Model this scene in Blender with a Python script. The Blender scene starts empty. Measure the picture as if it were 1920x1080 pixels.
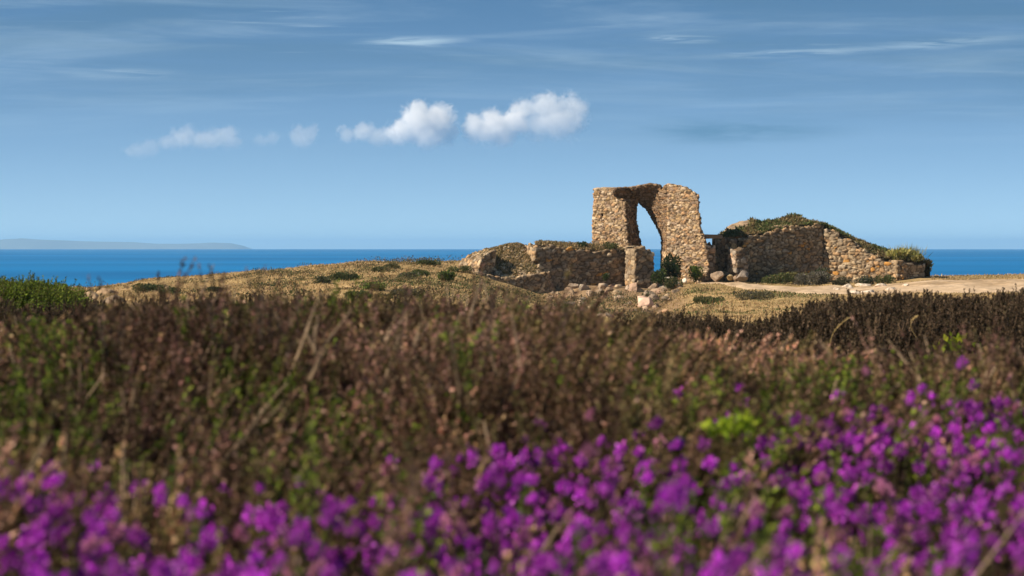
import bpy, bmesh, math, numpy as np
from mathutils import Vector
rng = np.random.default_rng(7)
S = bpy.context.scene
COL = S.collection
# ---------------------------------------------------------------- survey frame
F = 4800.0          # focal length in photo pixels (90 mm on 36 mm, 1920 wide)
HY = 459.5          # eye level row
E = 2.0             # eye height above datum (m)
SEA = E - 8.0
def wx(px, Y): return (np.asarray(px, float) - 960.0) * np.asarray(Y, float) / F
def wz(py, Y): return E - (np.asarray(py, float) - HY) * np.asarray(Y, float) / F
def PX(x, y): return 960.0 + F * x / np.maximum(y, 0.5)
def PY(z, y): return HY + F * (E - z) / np.maximum(y, 0.5)
def lerp(a, b, t): return a + (b - a) * t
def sstep(a, b, x):
    t = np.clip((x - a) / (b - a), 0, 1); return t * t * (3 - 2 * t)
# ---------------------------------------------------------------- noise
def hsh(i, j, k, s=0):
    i = i.astype(np.int64); j = j.astype(np.int64); k = k.astype(np.int64)
    n = (i * 73856093) ^ (j * 19349663) ^ (k * 83492791) ^ (s * 2654435761 + 12345)
    n = n & 0xffffffff
    n = ((n ^ (n >> 16)) * 0x45d9f3b) & 0xffffffff
    n = ((n ^ (n >> 16)) * 0x45d9f3b) & 0xffffffff
    n = n ^ (n >> 16)
    return (n & 0xffffff) / float(0xffffff)
def vnoise(p, s=0):
    f = np.floor(p); t = p - f; t = t * t * (3 - 2 * t)
    i, j, k = f[:, 0], f[:, 1], f[:, 2]
    r = 0
    for a in (0, 1):
        wa = t[:, 0] if a else 1 - t[:, 0]
        for b in (0, 1):
            wb = t[:, 1] if b else 1 - t[:, 1]
            for c in (0, 1):
                wc = t[:, 2] if c else 1 - t[:, 2]
                r = r + wa * wb * wc * hsh(i + a, j + b, k + c, s)
    return r * 2 - 1
def fbm(p, oct=4, s=0):
    r = 0; a = 1.0; q = np.array(p, float)
    for o in range(oct):
        r = r + a * vnoise(q, s + o); q = q * 2.03 + 11.3; a *= 0.5
    return r / 1.9
def n2(x, y, sc, oct=3, s=0):
    x = np.asarray(x, float); y = np.asarray(y, float)
    p = np.stack([x.ravel() / sc, y.ravel() / sc, np.zeros(x.size) + s * 7.7], 1)
    return fbm(p, oct, s).reshape(x.shape)
# ---------------------------------------------------------------- mesh helpers
def tag(o, label=None, cat=None, group=None, kind=None):
    if label: o['label'] = label
    if cat: o['category'] = cat
    if group: o['group'] = group
    o['kind'] = kind or 'thing'
    return o
def empty(name, loc):
    o = bpy.data.objects.new(name, None); COL.objects.link(o); o.location = loc
    o.empty_display_size = 0.2
    return o
def mk(name, V, Q, C=None, mat=None, parent=None, smooth=False, loc=None):
    """one mesh object from quads (n,4) or tris (n,3); C = per-vertex rgb"""
    V = np.asarray(V, np.float32); Q = np.asarray(Q, np.int32)
    if loc is not None: V = V - np.asarray(loc, np.float32)
    me = bpy.data.meshes.new(name)
    me.vertices.add(len(V)); me.vertices.foreach_set('co', V.ravel())
    n, k = Q.shape
    me.loops.add(n * k); me.loops.foreach_set('vertex_index', Q.ravel())
    me.polygons.add(n)
    me.polygons.foreach_set('loop_start', np.arange(0, n * k, k, dtype=np.int32))
    me.polygons.foreach_set('loop_total', np.full(n, k, np.int32))
    if smooth: me.polygons.foreach_set('use_smooth', np.ones(n, bool))
    if C is not None:
        a = me.attributes.new('Col', 'FLOAT_COLOR', 'POINT')
        c4 = np.ones((len(V), 4), np.float32); c4[:, :3] = C
        a.data.foreach_set('color', c4.ravel())
    me.update(calc_edges=True); me.validate()
    if mat: me.materials.append(mat)
    o = bpy.data.objects.new(name, me); COL.objects.link(o)
    if parent is not None: o.parent = parent
    if loc is not None: o.location = loc
    if parent is not None and loc is None:
        o.location = -parent.location
    return o
def grid_quads(nr, nc):
    a = np.arange(nr * nc).reshape(nr, nc)
    return np.stack([a[:-1, :-1], a[:-1, 1:], a[1:, 1:], a[1:, :-1]], -1).reshape(-1, 4)
# ---------------------------------------------------------------- materials
def newmat(name):
    m = bpy.data.materials.new(name); m.use_nodes = True
    nt = m.node_tree; nt.nodes.clear()
    return m, nt, nt.nodes, nt.links
def mat_surface(name, rough=0.9, spec=0.2, nscale=8.0, namp=0.35, bump=0.3, bscale=30.0, fine=60.0):
    m, nt, N, L = newmat(name)
    out = N.new('ShaderNodeOutputMaterial'); b = N.new('ShaderNodeBsdfPrincipled')
    at = N.new('ShaderNodeAttribute'); at.attribute_name = 'Col'
    tc = N.new('ShaderNodeTexCoord')
    nz = N.new('ShaderNodeTexNoise'); nz.inputs['Scale'].default_value = nscale; nz.inputs['Detail'].default_value = 6
    mp = N.new('ShaderNodeMapRange'); mp.inputs[1].default_value = .3; mp.inputs[2].default_value = .7
    mp.inputs[3].default_value = 1 - namp; mp.inputs[4].default_value = 1 + namp
    mul = N.new('ShaderNodeVectorMath'); mul.operation = 'SCALE'
    L.new(tc.outputs['Object'], nz.inputs['Vector']); L.new(nz.outputs['Fac'], mp.inputs[0])
    L.new(at.outputs['Color'], mul.inputs[0]); L.new(mp.outputs[0], mul.inputs['Scale'])
    L.new(mul.outputs[0], b.inputs['Base Color'])
    nb = N.new('ShaderNodeTexNoise'); nb.inputs['Scale'].default_value = bscale; nb.inputs['Detail'].default_value = 5
    L.new(tc.outputs['Object'], nb.inputs['Vector'])
    bp = N.new('ShaderNodeBump'); bp.inputs['Strength'].default_value = bump; bp.inputs['Distance'].default_value = 0.05
    L.new(nb.outputs['Fac'], bp.inputs['Height']); L.new(bp.outputs[0], b.inputs['Normal'])
    b.inputs['Roughness'].default_value = rough; b.inputs['Specular IOR Level'].default_value = spec
    L.new(b.outputs[0], out.inputs[0]); return m
def mat_leaf(name, trans=0.35, rough=0.7, spec=0.15):
    m, nt, N, L = newmat(name)
    out = N.new('ShaderNodeOutputMaterial'); b = N.new('ShaderNodeBsdfPrincipled')
    at = N.new('ShaderNodeAttribute'); at.attribute_name = 'Col'
    L.new(at.outputs['Color'], b.inputs['Base Color'])
    b.inputs['Roughness'].default_value = rough; b.inputs['Specular IOR Level'].default_value = spec
    t = N.new('ShaderNodeBsdfTranslucent'); L.new(at.outputs['Color'], t.inputs[0])
    mx = N.new('ShaderNodeMixShader'); mx.inputs[0].default_value = trans
    L.new(b.outputs[0], mx.inputs[1]); L.new(t.outputs[0], mx.inputs[2]); L.new(mx.outputs[0], out.inputs[0])
    return m
M_STONE = mat_surface('rubble_stone', .92, .15, 9, .3, .5, 26)
M_ROCK = mat_surface('weathered_rock', .9, .2, 3, .3, .6, 9)
M_GROUND = mat_surface('heath_soil', .95, .1, 1.3, .3, .7, 6)
M_PATH = mat_surface('sandy_path', .95, .1, 1.6, .2, .6, 5)
M_TURF = mat_surface('turf_earth', .95, .1, 4, .4, .8, 12)
M_LEAF = mat_leaf('foliage', .3)
M_GRASS = mat_leaf('dry_grass', .35)
M_HEATH = mat_leaf('heather_twigs', .22)
M_FLOWER = mat_leaf('heather_flowers', .4)
# ---------------------------------------------------------------- terrain
TPX = np.array([-900, -200, 0, 170, 270, 400, 550, 680, 800, 900, 1010, 1100, 1180, 1235, 1270, 1300, 1400, 1500, 1600, 1740, 1920, 2300, 3000], float)
def row(d): return np.interp(TPX, list(d.keys()), list(d.values()))
TROWS = [  # (distance, picture row of the ground there along TPX)
 (40, row({-900: 640, 1100: 645, 1500: 660, 3000: 660})),
 (60, row({-900: 625, 1100: 640, 1500: 640, 3000: 630})),
 (92, row({-900: 590, 0: 590, 400: 575, 900: 585, 1100: 612, 1270: 622, 1400: 612, 1600: 600, 1920: 592, 3000: 590})),
 (118, row({-900: 560, 0: 562, 170: 556, 400: 545, 550: 536, 680: 524, 800: 524, 900: 540, 1010: 575, 1100: 585, 1235: 596, 1300: 572, 1400: 572, 1500: 568, 1600: 562, 1740: 556, 1920: 553, 3000: 550})),
 (132, row({-900: 550, 0: 552, 170: 548, 270: 536, 400: 527, 550: 517, 680: 505, 800: 505, 900: 520, 960: 560, 1010: 562, 1100: 560, 1180: 562, 1235: 562, 1270: 545, 1300: 536, 1400: 541, 1500: 546, 1600: 546, 1740: 535, 1920: 533, 3000: 530})),
(135.6, row({-900: 548, 0: 550, 170: 545, 270: 532, 400: 523, 550: 513, 680: 500, 800: 500, 900: 508, 960: 545, 1010: 546, 1060: 538, 1100: 535, 1180: 538, 1235: 544, 1270: 534, 1300: 530, 1400: 536, 1500: 538, 1600: 538, 1740: 529, 1920: 528, 3000: 526})),
 (141, row({-900: 546, 0: 548, 170: 543, 270: 527, 400: 519, 550: 509, 680: 496, 800: 497, 900: 497, 960: 520, 1010: 530, 1100: 530, 1180: 530, 1235: 526, 1270: 523, 1300: 524, 1400: 530, 1500: 530, 1600: 529, 1740: 524, 1920: 523, 3000: 522})),
 (150, row({-900: 545, 0: 547, 120: 545, 170: 540, 270: 523, 400: 516, 550: 505, 680: 491, 740: 491, 800: 493, 850: 487, 900: 487, 1010: 505, 1235: 512, 1300: 520, 1500: 524, 1740: 521, 1920: 516, 3000: 515})),
]
RY = [r[0] for r in TROWS]
Tpx_c = np.array([-400, 0, 150, 300, 430, 560, 700, 850, 1000, 1100, 1200, 1300, 1450, 1700, 1920, 2400], float)
Tpy_c = np.array([596, 594, 584, 572, 556, 548, 568, 564, 574, 596, 630, 648, 674, 678, 668, 666], float)
CY = [0, 3.0, 4.3, 5, 6, 7, 8, 9.5, 12, 16, 20, 30]
def canopy_drop(x, y):
    """how far the heather tops lie below eye level"""
    x = np.asarray(x, float); y = np.asarray(y, float)
    px = np.clip(960 + F * x / np.maximum(y, 4.0), -400, 2400)
    d95 = (np.interp(px, Tpx_c, Tpy_c) + 22 - HY) / F * 9.5
    base = [.6, .58, .575, .565, .545, .48]
    r = np.zeros(px.shape)
    cols = [np.full(px.shape, b) for b in base]
    cols.append(.5 * (.48 + d95)); cols.append(d95); cols.append(d95 + .16); cols.append(d95 + .33); cols.append(np.maximum(d95 + .5, .9)); cols.append(np.full(px.shape, 1.25))
    for i in range(len(CY) - 1):
        m = (y >= CY[i]) & (y <= CY[i + 1])
        t = (y - CY[i]) / (CY[i + 1] - CY[i])
        r = np.where(m, lerp(cols[i], cols[i + 1], t), r)
    r = np.where(y < 0, .6, r); r = np.where(y > 30, 1.25, r)
    return r
def terrain(x, y, rough=True):
    x = np.asarray(x, float); y = np.asarray(y, float)
    px = 960 + F * x / np.maximum(y, 4)
    near = E - canopy_drop(x, y) - .4
    far = np.zeros(x.shape)
    zs = [wz(np.interp(px, TPX, r[1]), r[0]) for r in TROWS]
    far = zs[0].copy()
    for i in range(len(RY) - 1):
        t = np.clip((y - RY[i]) / (RY[i + 1] - RY[i]), 0, 1); t = t * t * (3 - 2 * t) * .6 + t * .4
        far = np.where(y >= RY[i], lerp(zs[i], zs[i + 1], t), far)
    drop = np.interp(y, [150, 158, 175, 205, 260, 400], [0, .5, 2.6, 6.5, 12, 20])
    far = np.where(y > 150, far - drop, far)
    t = sstep(16, 40, y)
    z = lerp(near, far, t)
    if rough:
        k = sstep(50, 110, y)
        z = z + k * (.20 * n2(x, y, 3.2, 4, 3) + .09 * n2(x, y, .8, 3, 5)) + (1 - k) * .03 * n2(x, y, .5, 2, 9)
    return z
_YS = np.linspace(84, 151, 500)
def ground_hit(px, py):
    """nearest point of the ground that shows at this spot of the photograph"""
    x = wx(px, _YS); z = terrain(x, _YS); p = PY(z, _YS)
    k = np.where(p <= py)[0]
    k = k[0] if len(k) else int(np.argmin(p))
    return float(x[k]), float(_YS[k]), float(z[k])
def path_mask(x, y):
    px = PX(x, y)
    Yc = np.interp(px, [1250, 1340, 1450, 1600, 1740, 1920, 2300], [138.6, 136.6, 131.4, 129.2, 129.0, 128.5, 128])
    hw = np.interp(px, [1290, 1345, 1450, 1600, 1740, 1920, 2300], [-.5, 1.0, 3.0, 5.2, 7.6, 8.5, 9.0])
    return hw - np.abs(y - Yc) + 1.1 * n2(x, y, 2.6, 4, 21)
rowsY = np.concatenate([np.linspace(-8, 3, 10), np.linspace(3.4, 40, 90), np.linspace(41, 88, 60), np.linspace(88.4, 158, 230), np.linspace(159, 300, 40)])
s = np.linspace(-1, 1, 421); tcol = np.sign(s) * (0.45 * np.abs(s) + .55 * np.abs(s) ** 3)
Yg, Tg = np.meshgrid(rowsY, tcol, indexing='ij')
Xg = Tg * (np.abs(Yg) + 6) * .6
Zg = terrain(Xg, Yg)
def ground_col(x, y):
    a = n2(x, y, 5, 4, 31); b = n2(x, y, 1.2, 3, 33); c = n2(x, y, 14, 2, 35)
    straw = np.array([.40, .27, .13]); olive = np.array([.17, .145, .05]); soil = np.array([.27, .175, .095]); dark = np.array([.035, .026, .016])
    w = sstep(-.25, .5, a + .4 * b)[:, None]
    col = lerp(straw, olive, w * .45)
    col = lerp(col, soil, sstep(.1, .6, b - .5 * c)[:, None] * .7)
    px = PX(x, y); bank = sstep(1000, 1040, px) * (1 - sstep(1270, 1300, px)) * sstep(112, 120, y) * sstep(-.5, .1, a + b + .3)
    col = lerp(col, np.array([.25, .165, .10]) * (1 + .4 * b[:, None]), bank[:, None] * .85)
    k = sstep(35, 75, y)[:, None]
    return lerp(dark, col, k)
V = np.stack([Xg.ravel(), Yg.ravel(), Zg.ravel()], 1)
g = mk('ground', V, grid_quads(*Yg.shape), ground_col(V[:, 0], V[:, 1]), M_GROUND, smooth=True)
tag(g, 'dry heath ground rising to the headland', 'ground', kind='structure')
# path: its own sheet, the rim dips below the turf
py_, pxg = np.meshgrid(np.linspace(117, 141.5, 170), np.linspace(1290, 2350, 420), indexing='ij')
Xp = wx(pxg, py_); pm = path_mask(Xp, py_)
Zp = terrain(Xp, py_) + np.clip(pm * .09, -.25, .05) + .05 * n2(Xp, py_, .8, 4, 41) * sstep(0, .6, pm)
V = np.stack([Xp.ravel(), py_.ravel(), Zp.ravel()], 1); Q = grid_quads(*Xp.shape)
keep = (pm.ravel()[Q] > -.7).any(1); Q = Q[keep]
u, inv = np.unique(Q, return_inverse=True); V = V[u]; Q = inv.reshape(-1, 4)
a = n2(V[:, 0], V[:, 1], 2.2, 4, 43)[:, None]
b = n2(V[:, 0], V[:, 1] * 2.5, .9, 4, 45)[:, None]
C = lerp(np.array([.54, .40, .27]), np.array([.36, .25, .15]), sstep(-.3, .7, a + .7 * b))
tag(mk('path', V, Q, C, M_PATH, smooth=True), 'pale pink sandy path passing in front of the ruin', 'path', kind='structure')
# ---------------------------------------------------------------- masonry solids
def inpoly(px, py, P):
    r = np.zeros(px.shape, bool); n = len(P)
    for i in range(n):
        x0, y0 = P[i]; x1, y1 = P[(i + 1) % n]
        if y0 == y1: continue
        c = ((y0 > py) != (y1 > py)) & (px < (x1 - x0) * (py - y0) / (y1 - y0) + x0)
        r ^= c
    return r
def stones(p, cs, seed):
    """irregular coursed rubble: F1, F2, centre and random of the stone each point belongs to"""
    q = p / cs; q = q.copy()
    q[:, 0] += .6 * vnoise(p * 1.3, seed + 50); q[:, 2] += .35 * vnoise(p * 1.1 + 5, seed + 51)
    f = np.floor(q); n = len(p)
    F1 = np.full(n, 9.); F2 = np.full(n, 9.); cen = np.zeros((n, 3)); rid = np.zeros(n); rid2 = np.zeros(n)
    for a in (-1, 0, 1):
        for b in (-1, 0, 1):
            for c in (-1, 0, 1):
                i, j, k = f[:, 0] + a, f[:, 1] + b, f[:, 2] + c
                sh = .5 * (np.mod(k, 2))
                cx = i + .5 + sh - .25 + .75 * (hsh(i, j, k, seed) - .5)
                cy = j + .5 + .7 * (hsh(i, j, k, seed + 1) - .5)
                cz = k + .5 + .6 * (hsh(i, j, k, seed + 2) - .5)
                wgt = 1 + .35 * (hsh(i, j, k, seed + 4) - .5)
                d = np.sqrt((q[:, 0] - cx) ** 2 + (q[:, 1] - cy) ** 2 + (q[:, 2] - cz) ** 2) * wgt
                nb = d < F1
                F2 = np.where(nb, F1, np.minimum(F2, d)); F1 = np.where(nb, d, F1)
                for e, v in enumerate((cx, cy, cz)): cen[:, e] = np.where(nb, v, cen[:, e])
                r_ = hsh(i, j, k, seed + 3); rid = np.where(nb, r_, rid); rid2 = np.where(nb, hsh(i, j, k, seed + 6), rid2)
    return F1, F2, cen * cs, rid, rid2
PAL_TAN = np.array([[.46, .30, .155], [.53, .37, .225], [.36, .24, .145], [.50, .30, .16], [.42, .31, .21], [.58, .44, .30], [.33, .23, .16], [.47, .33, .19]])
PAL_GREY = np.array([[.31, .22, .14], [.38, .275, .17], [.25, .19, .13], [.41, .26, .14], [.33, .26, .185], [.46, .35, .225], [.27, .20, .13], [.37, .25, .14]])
PAL_RED = np.array([[.37, .26, .175], [.42, .30, .21], [.33, .23, .15], [.40, .25, .15], [.33, .27, .21], [.46, .35, .26], [.29, .22, .16], [.37, .27, .17]])
def masonry(px0, Y0, rot, L, T, py_top, py_bot, mask, pal, cs=(.34, .34, .2), h=.055, relief=.05, seed=1, oblique=False, whole=.75, joint=(.11, .074, .045), lichen=0., moss=None):
    r = math.radians(rot); ud = np.array([math.cos(r), math.sin(r)]); dd = np.array([-math.sin(r), math.cos(r)])
    o = np.array([wx(px0, Y0), Y0]); z1 = wz(py_top, Y0); z0 = wz(py_bot, Y0); cs = np.array(cs)
    nu, nd, nw = int(L / h) + 1, int(T / h) + 1, int((z1 - z0) / h) + 1
    I = np.stack(np.meshgrid(np.arange(nu), np.arange(nd), np.arange(nw), indexing='ij'), -1).reshape(-1, 3)
    p = (I + .5) * h; p[:, 2] += z0
    F1, F2, cen, rid, rid2 = stones(p, cs, seed)
    def proj(c, full):
        d = c[:, 1] if full else 0.
        x = o[0] + c[:, 0] * ud[0] + d * dd[0]; y = o[1] + c[:, 0] * ud[1] + d * dd[1]
        return PX(x, y), PY(c[:, 2], y)
    # the silhouette follows whole stones: mostly the stone's centre decides
    c = cen * whole + p * (1 - whole); c[:, 1] = p[:, 1]
    a, b = proj(c, oblique)
    occ = mask(a, b, p[:, 1], rid).reshape(nu, nd, nw)
    O = np.zeros((nu + 2, nd + 2, nw + 2), bool); O[1:-1, 1:-1, 1:-1] = occ
    quads = []
    dirs = [((1, 0, 0), [(1, 0, 0), (1, 1, 0), (1, 1, 1), (1, 0, 1)]), ((-1, 0, 0), [(0, 0, 0), (0, 0, 1), (0, 1, 1), (0, 1, 0)]),
            ((0, 1, 0), [(0, 1, 0), (0, 1, 1), (1, 1, 1), (1, 1, 0)]), ((0, -1, 0), [(0, 0, 0), (1, 0, 0), (1, 0, 1), (0, 0, 1)]),
            ((0, 0, 1), [(0, 0, 1), (1, 0, 1), (1, 1, 1), (0, 1, 1)]), ((0, 0, -1), [(0, 0, 0), (0, 1, 0), (1, 1, 0), (1, 0, 0)])]
    core = O[1:-1, 1:-1, 1:-1]
    sx, sy = (nd + 1) * (nw + 1), nw + 1
    for d, cs4 in dirs:
        nbv = O[1 + d[0]:nu + 1 + d[0], 1 + d[1]:nd + 1 + d[1], 1 + d[2]:nw + 1 + d[2]]
        idx = np.argwhere(core & ~nbv)
        if d == (0, 0, -1): idx = idx[idx[:, 2] > 0]
        quads.append(np.stack([(idx[:, 0] + q[0]) * sx + (idx[:, 1] + q[1]) * sy + idx[:, 2] + q[2] for q in cs4], 1))
    Q = np.concatenate(quads); uq, inv = np.unique(Q, return_inverse=True); Q = inv.reshape(-1, 4)
    P = np.stack([uq // sx, (uq % sx) // sy, uq % sy], 1) * h; P[:, 2] += z0
    e = np.concatenate([Q[:, [0, 1]], Q[:, [1, 2]], Q[:, [2, 3]], Q[:, [3, 0]]])
    def smooth(P, it, lam=.5):
        for _ in range(it):
            acc = np.zeros_like(P); cnt = np.zeros(len(P))
            np.add.at(acc, e[:, 0], P[e[:, 1]]); np.add.at(acc, e[:, 1], P[e[:, 0]])
            np.add.at(cnt, e[:, 0], 1); np.add.at(cnt, e[:, 1], 1)
            P = P + lam * (acc / cnt[:, None] - P)
        return P
    P = smooth(P, 3)
    fn = np.cross(P[Q[:, 2]] - P[Q[:, 0]], P[Q[:, 3]] - P[Q[:, 1]])
    N = np.zeros_like(P)
    for k in range(4): np.add.at(N, Q[:, k], fn)
    N /= np.linalg.norm(N, axis=1, keepdims=True) + 1e-9
    F1, F2, cen, rid, rid2 = stones(P, cs, seed)
    edge = F2 - F1
    body = sstep(.0, .17, edge)
    amp = relief * (body * (.75 + .9 * rid) - .55) + .018 * fbm(P * 9, 3, seed)
    P = P + N * amp[:, None]
    col = pal[(rid2 * len(pal)).astype(int) % len(pal)] * (.78 + .44 * rid[:, None])
    col = lerp(np.array(joint), col, sstep(.0, .16, edge)[:, None])
    if lichen > 0:
        l = ((hsh(np.floor(rid * 9999), np.floor(rid2 * 9999), np.zeros(len(rid)), 5) < lichen) & (edge > .1))[:, None]
        col = np.where(l, np.array([.50, .25, .07]), col)
    Vw = np.stack([o[0] + P[:, 0] * ud[0] + P[:, 1] * dd[0], o[1] + P[:, 0] * ud[1] + P[:, 1] * dd[1], P[:, 2]], 1)
    if moss is not None: col = moss(Vw, N, col)
    return Vw, Q, col
def submesh(V, Q, C, sel):
    q = Q[sel]; u, inv = np.unique(q, return_inverse=True)
    return V[u], inv.reshape(-1, 4), C[u]
def top_mask(pts, bottom=700):
    xs = [p[0] for p in pts]; ys = [p[1] for p in pts]
    def f(px, py, d, rid): return (py > np.interp(px, xs, ys) + (rid - .3) * 6) & (px >= xs[0]) & (px <= xs[-1])
    return f
# --- the arch
OUT = [(1112, 355), (1122, 352), (1150, 353), (1175, 352), (1190, 351), (1205, 347.5), (1218, 345), (1238, 348), (1241, 355), (1243, 355), (1246, 349), (1253, 346.5), (1272, 348), (1288, 353), (1300, 361),
       (1309, 366), (1308, 388), (1309, 398), (1313, 408), (1312, 425), (1317, 440), (1321, 450), (1326, 470), (1328, 560), (1112, 560)]
PF = [(1181, 570), (1180, 470), (1178, 425), (1176, 400), (1172, 379), (1151, 367), (1166, 340), (1242, 340), (1251, 385), (1252, 430), (1251, 460), (1250, 570)]
PB = [(1198, 570), (1204, 470), (1195, 430), (1191, 405), (1193, 385), (1196, 377), (1201, 383), (1214, 395), (1229, 420), (1238, 440), (1241, 460), (1240, 570)]
TA = 2.3
def arch_mask(px, py, d, rid):
    t = np.clip(d / (TA * .82), 0, 1); t = np.floor(t * 40 + .5) / 40
    r = inpoly(px, py, OUT)
    for k in np.unique(t):
        P = [(lerp(a[0], b[0], k), lerp(a[1], b[1], k)) for a, b in zip(PF, PB)]
        m = t == k
        r[m] &= ~inpoly(px[m], py[m], P)
    hole = (np.abs(px - 1129) < 1.6) & (np.abs(py - 406) < 4) & (d < .5)
    return r & ~hole
V, Q, C = masonry(1108, 141.4, -27, 7.3, TA, 342, 548, arch_mask, PAL_TAN, (.23, .28, .125), .042, .042, 11, True, whole=.5)
root = empty('ruined_arch', (float(wx(1210, 140)), 140.0, float(wz(525, 140))))
tag(root, 'tall broken stone archway with a pointed opening showing the sky', 'arch', None)
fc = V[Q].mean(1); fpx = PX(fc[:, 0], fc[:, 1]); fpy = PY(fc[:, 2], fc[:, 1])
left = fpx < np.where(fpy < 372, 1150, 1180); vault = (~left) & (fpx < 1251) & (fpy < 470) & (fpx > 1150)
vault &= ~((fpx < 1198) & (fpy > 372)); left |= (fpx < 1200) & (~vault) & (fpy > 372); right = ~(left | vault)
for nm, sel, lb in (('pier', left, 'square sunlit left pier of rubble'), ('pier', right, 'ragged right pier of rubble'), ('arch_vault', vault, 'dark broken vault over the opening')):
    v, q, c = submesh(V, Q, C, sel); c = c * (np.array([.50, .47, .46]) if nm == 'arch_vault' else 1); o = mk(nm, v, q, c, M_STONE, root, smooth=True); o['label'] = lb  # vault stones tinted darker: shade under the broken arch painted into their colour
# --- retaining wall in front, with buttress
root_low = empty('retaining_wall', (float(wx(1110, 136.5)), 136.5, float(wz(540, 136.5))))
tag(root_low, 'low shaded rubble wall with grass on top in front of the arch', 'wall')
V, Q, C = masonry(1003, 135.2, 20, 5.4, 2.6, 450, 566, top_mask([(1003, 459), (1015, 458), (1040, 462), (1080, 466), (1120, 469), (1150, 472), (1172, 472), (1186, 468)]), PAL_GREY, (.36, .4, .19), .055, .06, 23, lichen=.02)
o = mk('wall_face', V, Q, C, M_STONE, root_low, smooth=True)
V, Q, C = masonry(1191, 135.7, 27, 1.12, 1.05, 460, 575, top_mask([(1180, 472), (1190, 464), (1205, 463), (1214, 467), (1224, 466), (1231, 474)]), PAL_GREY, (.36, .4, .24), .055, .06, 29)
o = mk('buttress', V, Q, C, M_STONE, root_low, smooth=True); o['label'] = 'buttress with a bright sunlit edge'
# --- broken bunker-like stub on the left
def stub_top(px, d):
    crest = np.interp(px, [896, 900, 906, 915, 938, 945, 960, 985, 1005, 1014, 1020, 1028, 1031], [520, 500, 487, 479, 470, 469, 466, 459, 457, 460, 480, 505, 520])
    lip = np.interp(px, [896, 905, 925, 945, 965, 985, 1005, 1020, 1031], [508, 514, 517, 523, 524, 520, 517, 512, 512])
    t = np.clip((d - .25) / 2.2, 0, 1)
    sl = lerp(lip, crest, t)
    blk = np.where(d > .35 + .02 * (px - 905), crest + 3 * np.clip(1 - d, 0, 1), lip)
    top = np.where(px < 938, blk, np.where(px < 943, np.minimum(sl, blk), sl))
    return top - np.where((d < .25) & (px > 943), 2.5, 0)
def stub_mask(px, py, d, rid):
    return (py > stub_top(px, d)) & (px > 897) & (px < 1031)
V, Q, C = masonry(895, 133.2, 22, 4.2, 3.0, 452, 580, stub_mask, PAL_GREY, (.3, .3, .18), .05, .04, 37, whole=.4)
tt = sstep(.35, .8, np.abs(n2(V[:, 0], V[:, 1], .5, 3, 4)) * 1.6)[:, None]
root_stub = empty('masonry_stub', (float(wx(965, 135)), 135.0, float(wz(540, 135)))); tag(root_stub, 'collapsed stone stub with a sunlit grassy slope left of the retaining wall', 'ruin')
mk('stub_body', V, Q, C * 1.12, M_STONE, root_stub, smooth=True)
# --- annex between arch and building
root_an = empty('annex_wall', (float(wx(1355, 139.5)), 139.5, float(wz(525, 139.5))))
tag(root_an, 'small broken annex of two stone pillars under a stone lintel beside the arch', 'ruin')
for (px0, Y0, ln, tk, top, nm, pal, sd) in ((1320, 138.9, .70, 1.25, [(1298, 470), (1319, 449), (1326, 455), (1333, 458), (1345, 460)], 'pillar', PAL_RED, 41),
                                      (1380, 138.4, .74, .85, [(1378, 466), (1384, 463), (1394, 465), (1400, 469), (1406, 480)], 'pillar', PAL_RED, 43),
                                      (1366, 140.4, .5, 1.5, [(1364, 446), (1372, 446), (1390, 445)], 'wall_fragment', PAL_TAN, 45),
                                      (1340, 142.6, 2.2, .5, [(1338, 449), (1420, 447)], 'back_wall', PAL_GREY, 47)):
    V, Q, C = masonry(px0, Y0, 25 if nm != 'back_wall' else 12, ln, tk, min(p[1] for p in top) - 4, 545, top_mask(top), pal, (.4, .4, .26), .05, .05, sd)
    mk(nm, V, Q, C, M_STONE, root_an, smooth=True)
def rock_mesh(cx, cy, cz, rx, ry, rz, seed, sub=4, rough=.25, box=.0, facets=0):
    bm = bmesh.new(); bmesh.ops.create_icosphere(bm, subdivisions=sub, radius=1)
    V = np.array([v.co[:] for v in bm.verts]); Q = np.array([[l.index for l in f.verts] for f in bm.faces]); bm.free()
    if box: V = V / (np.abs(V).max(1, keepdims=True) * box + (1 - box))
    r = np.random.default_rng(seed)
    for _ in range(facets):
        n = r.normal(size=3); n /= np.linalg.norm(n); o = r.uniform(.42, .8)
        d = V @ n - o; V = np.where((d > 0)[:, None], V - n * d[:, None] * .9, V)
    V = V * (1 + rough * fbm(V * 1.4 + seed * 3.1, 4, seed)[:, None])
    V = V * np.array([rx, ry, rz])
    a = r.uniform(0, 6.28) if box == 0 else 0
    c, s_ = math.cos(a), math.sin(a); k = 1
    if box == 0: V = np.stack([V[:, 0] * c - V[:, 1] * s_, V[:, 0] * s_ + V[:, 1] * c, V[:, 2]], 1)
    return V + np.array([cx, cy, cz]), Q
V, Q = rock_mesh(float(wx(1333, 139.6)), 139.6, float(wz(443.5, 139.6)), .62, .35, .11, 5, 4, .3, .8)
C = np.tile([.25, .18, .13], (len(V), 1)); mk('lintel', V, Q, C, M_ROCK, root_an, smooth=True)
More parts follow.
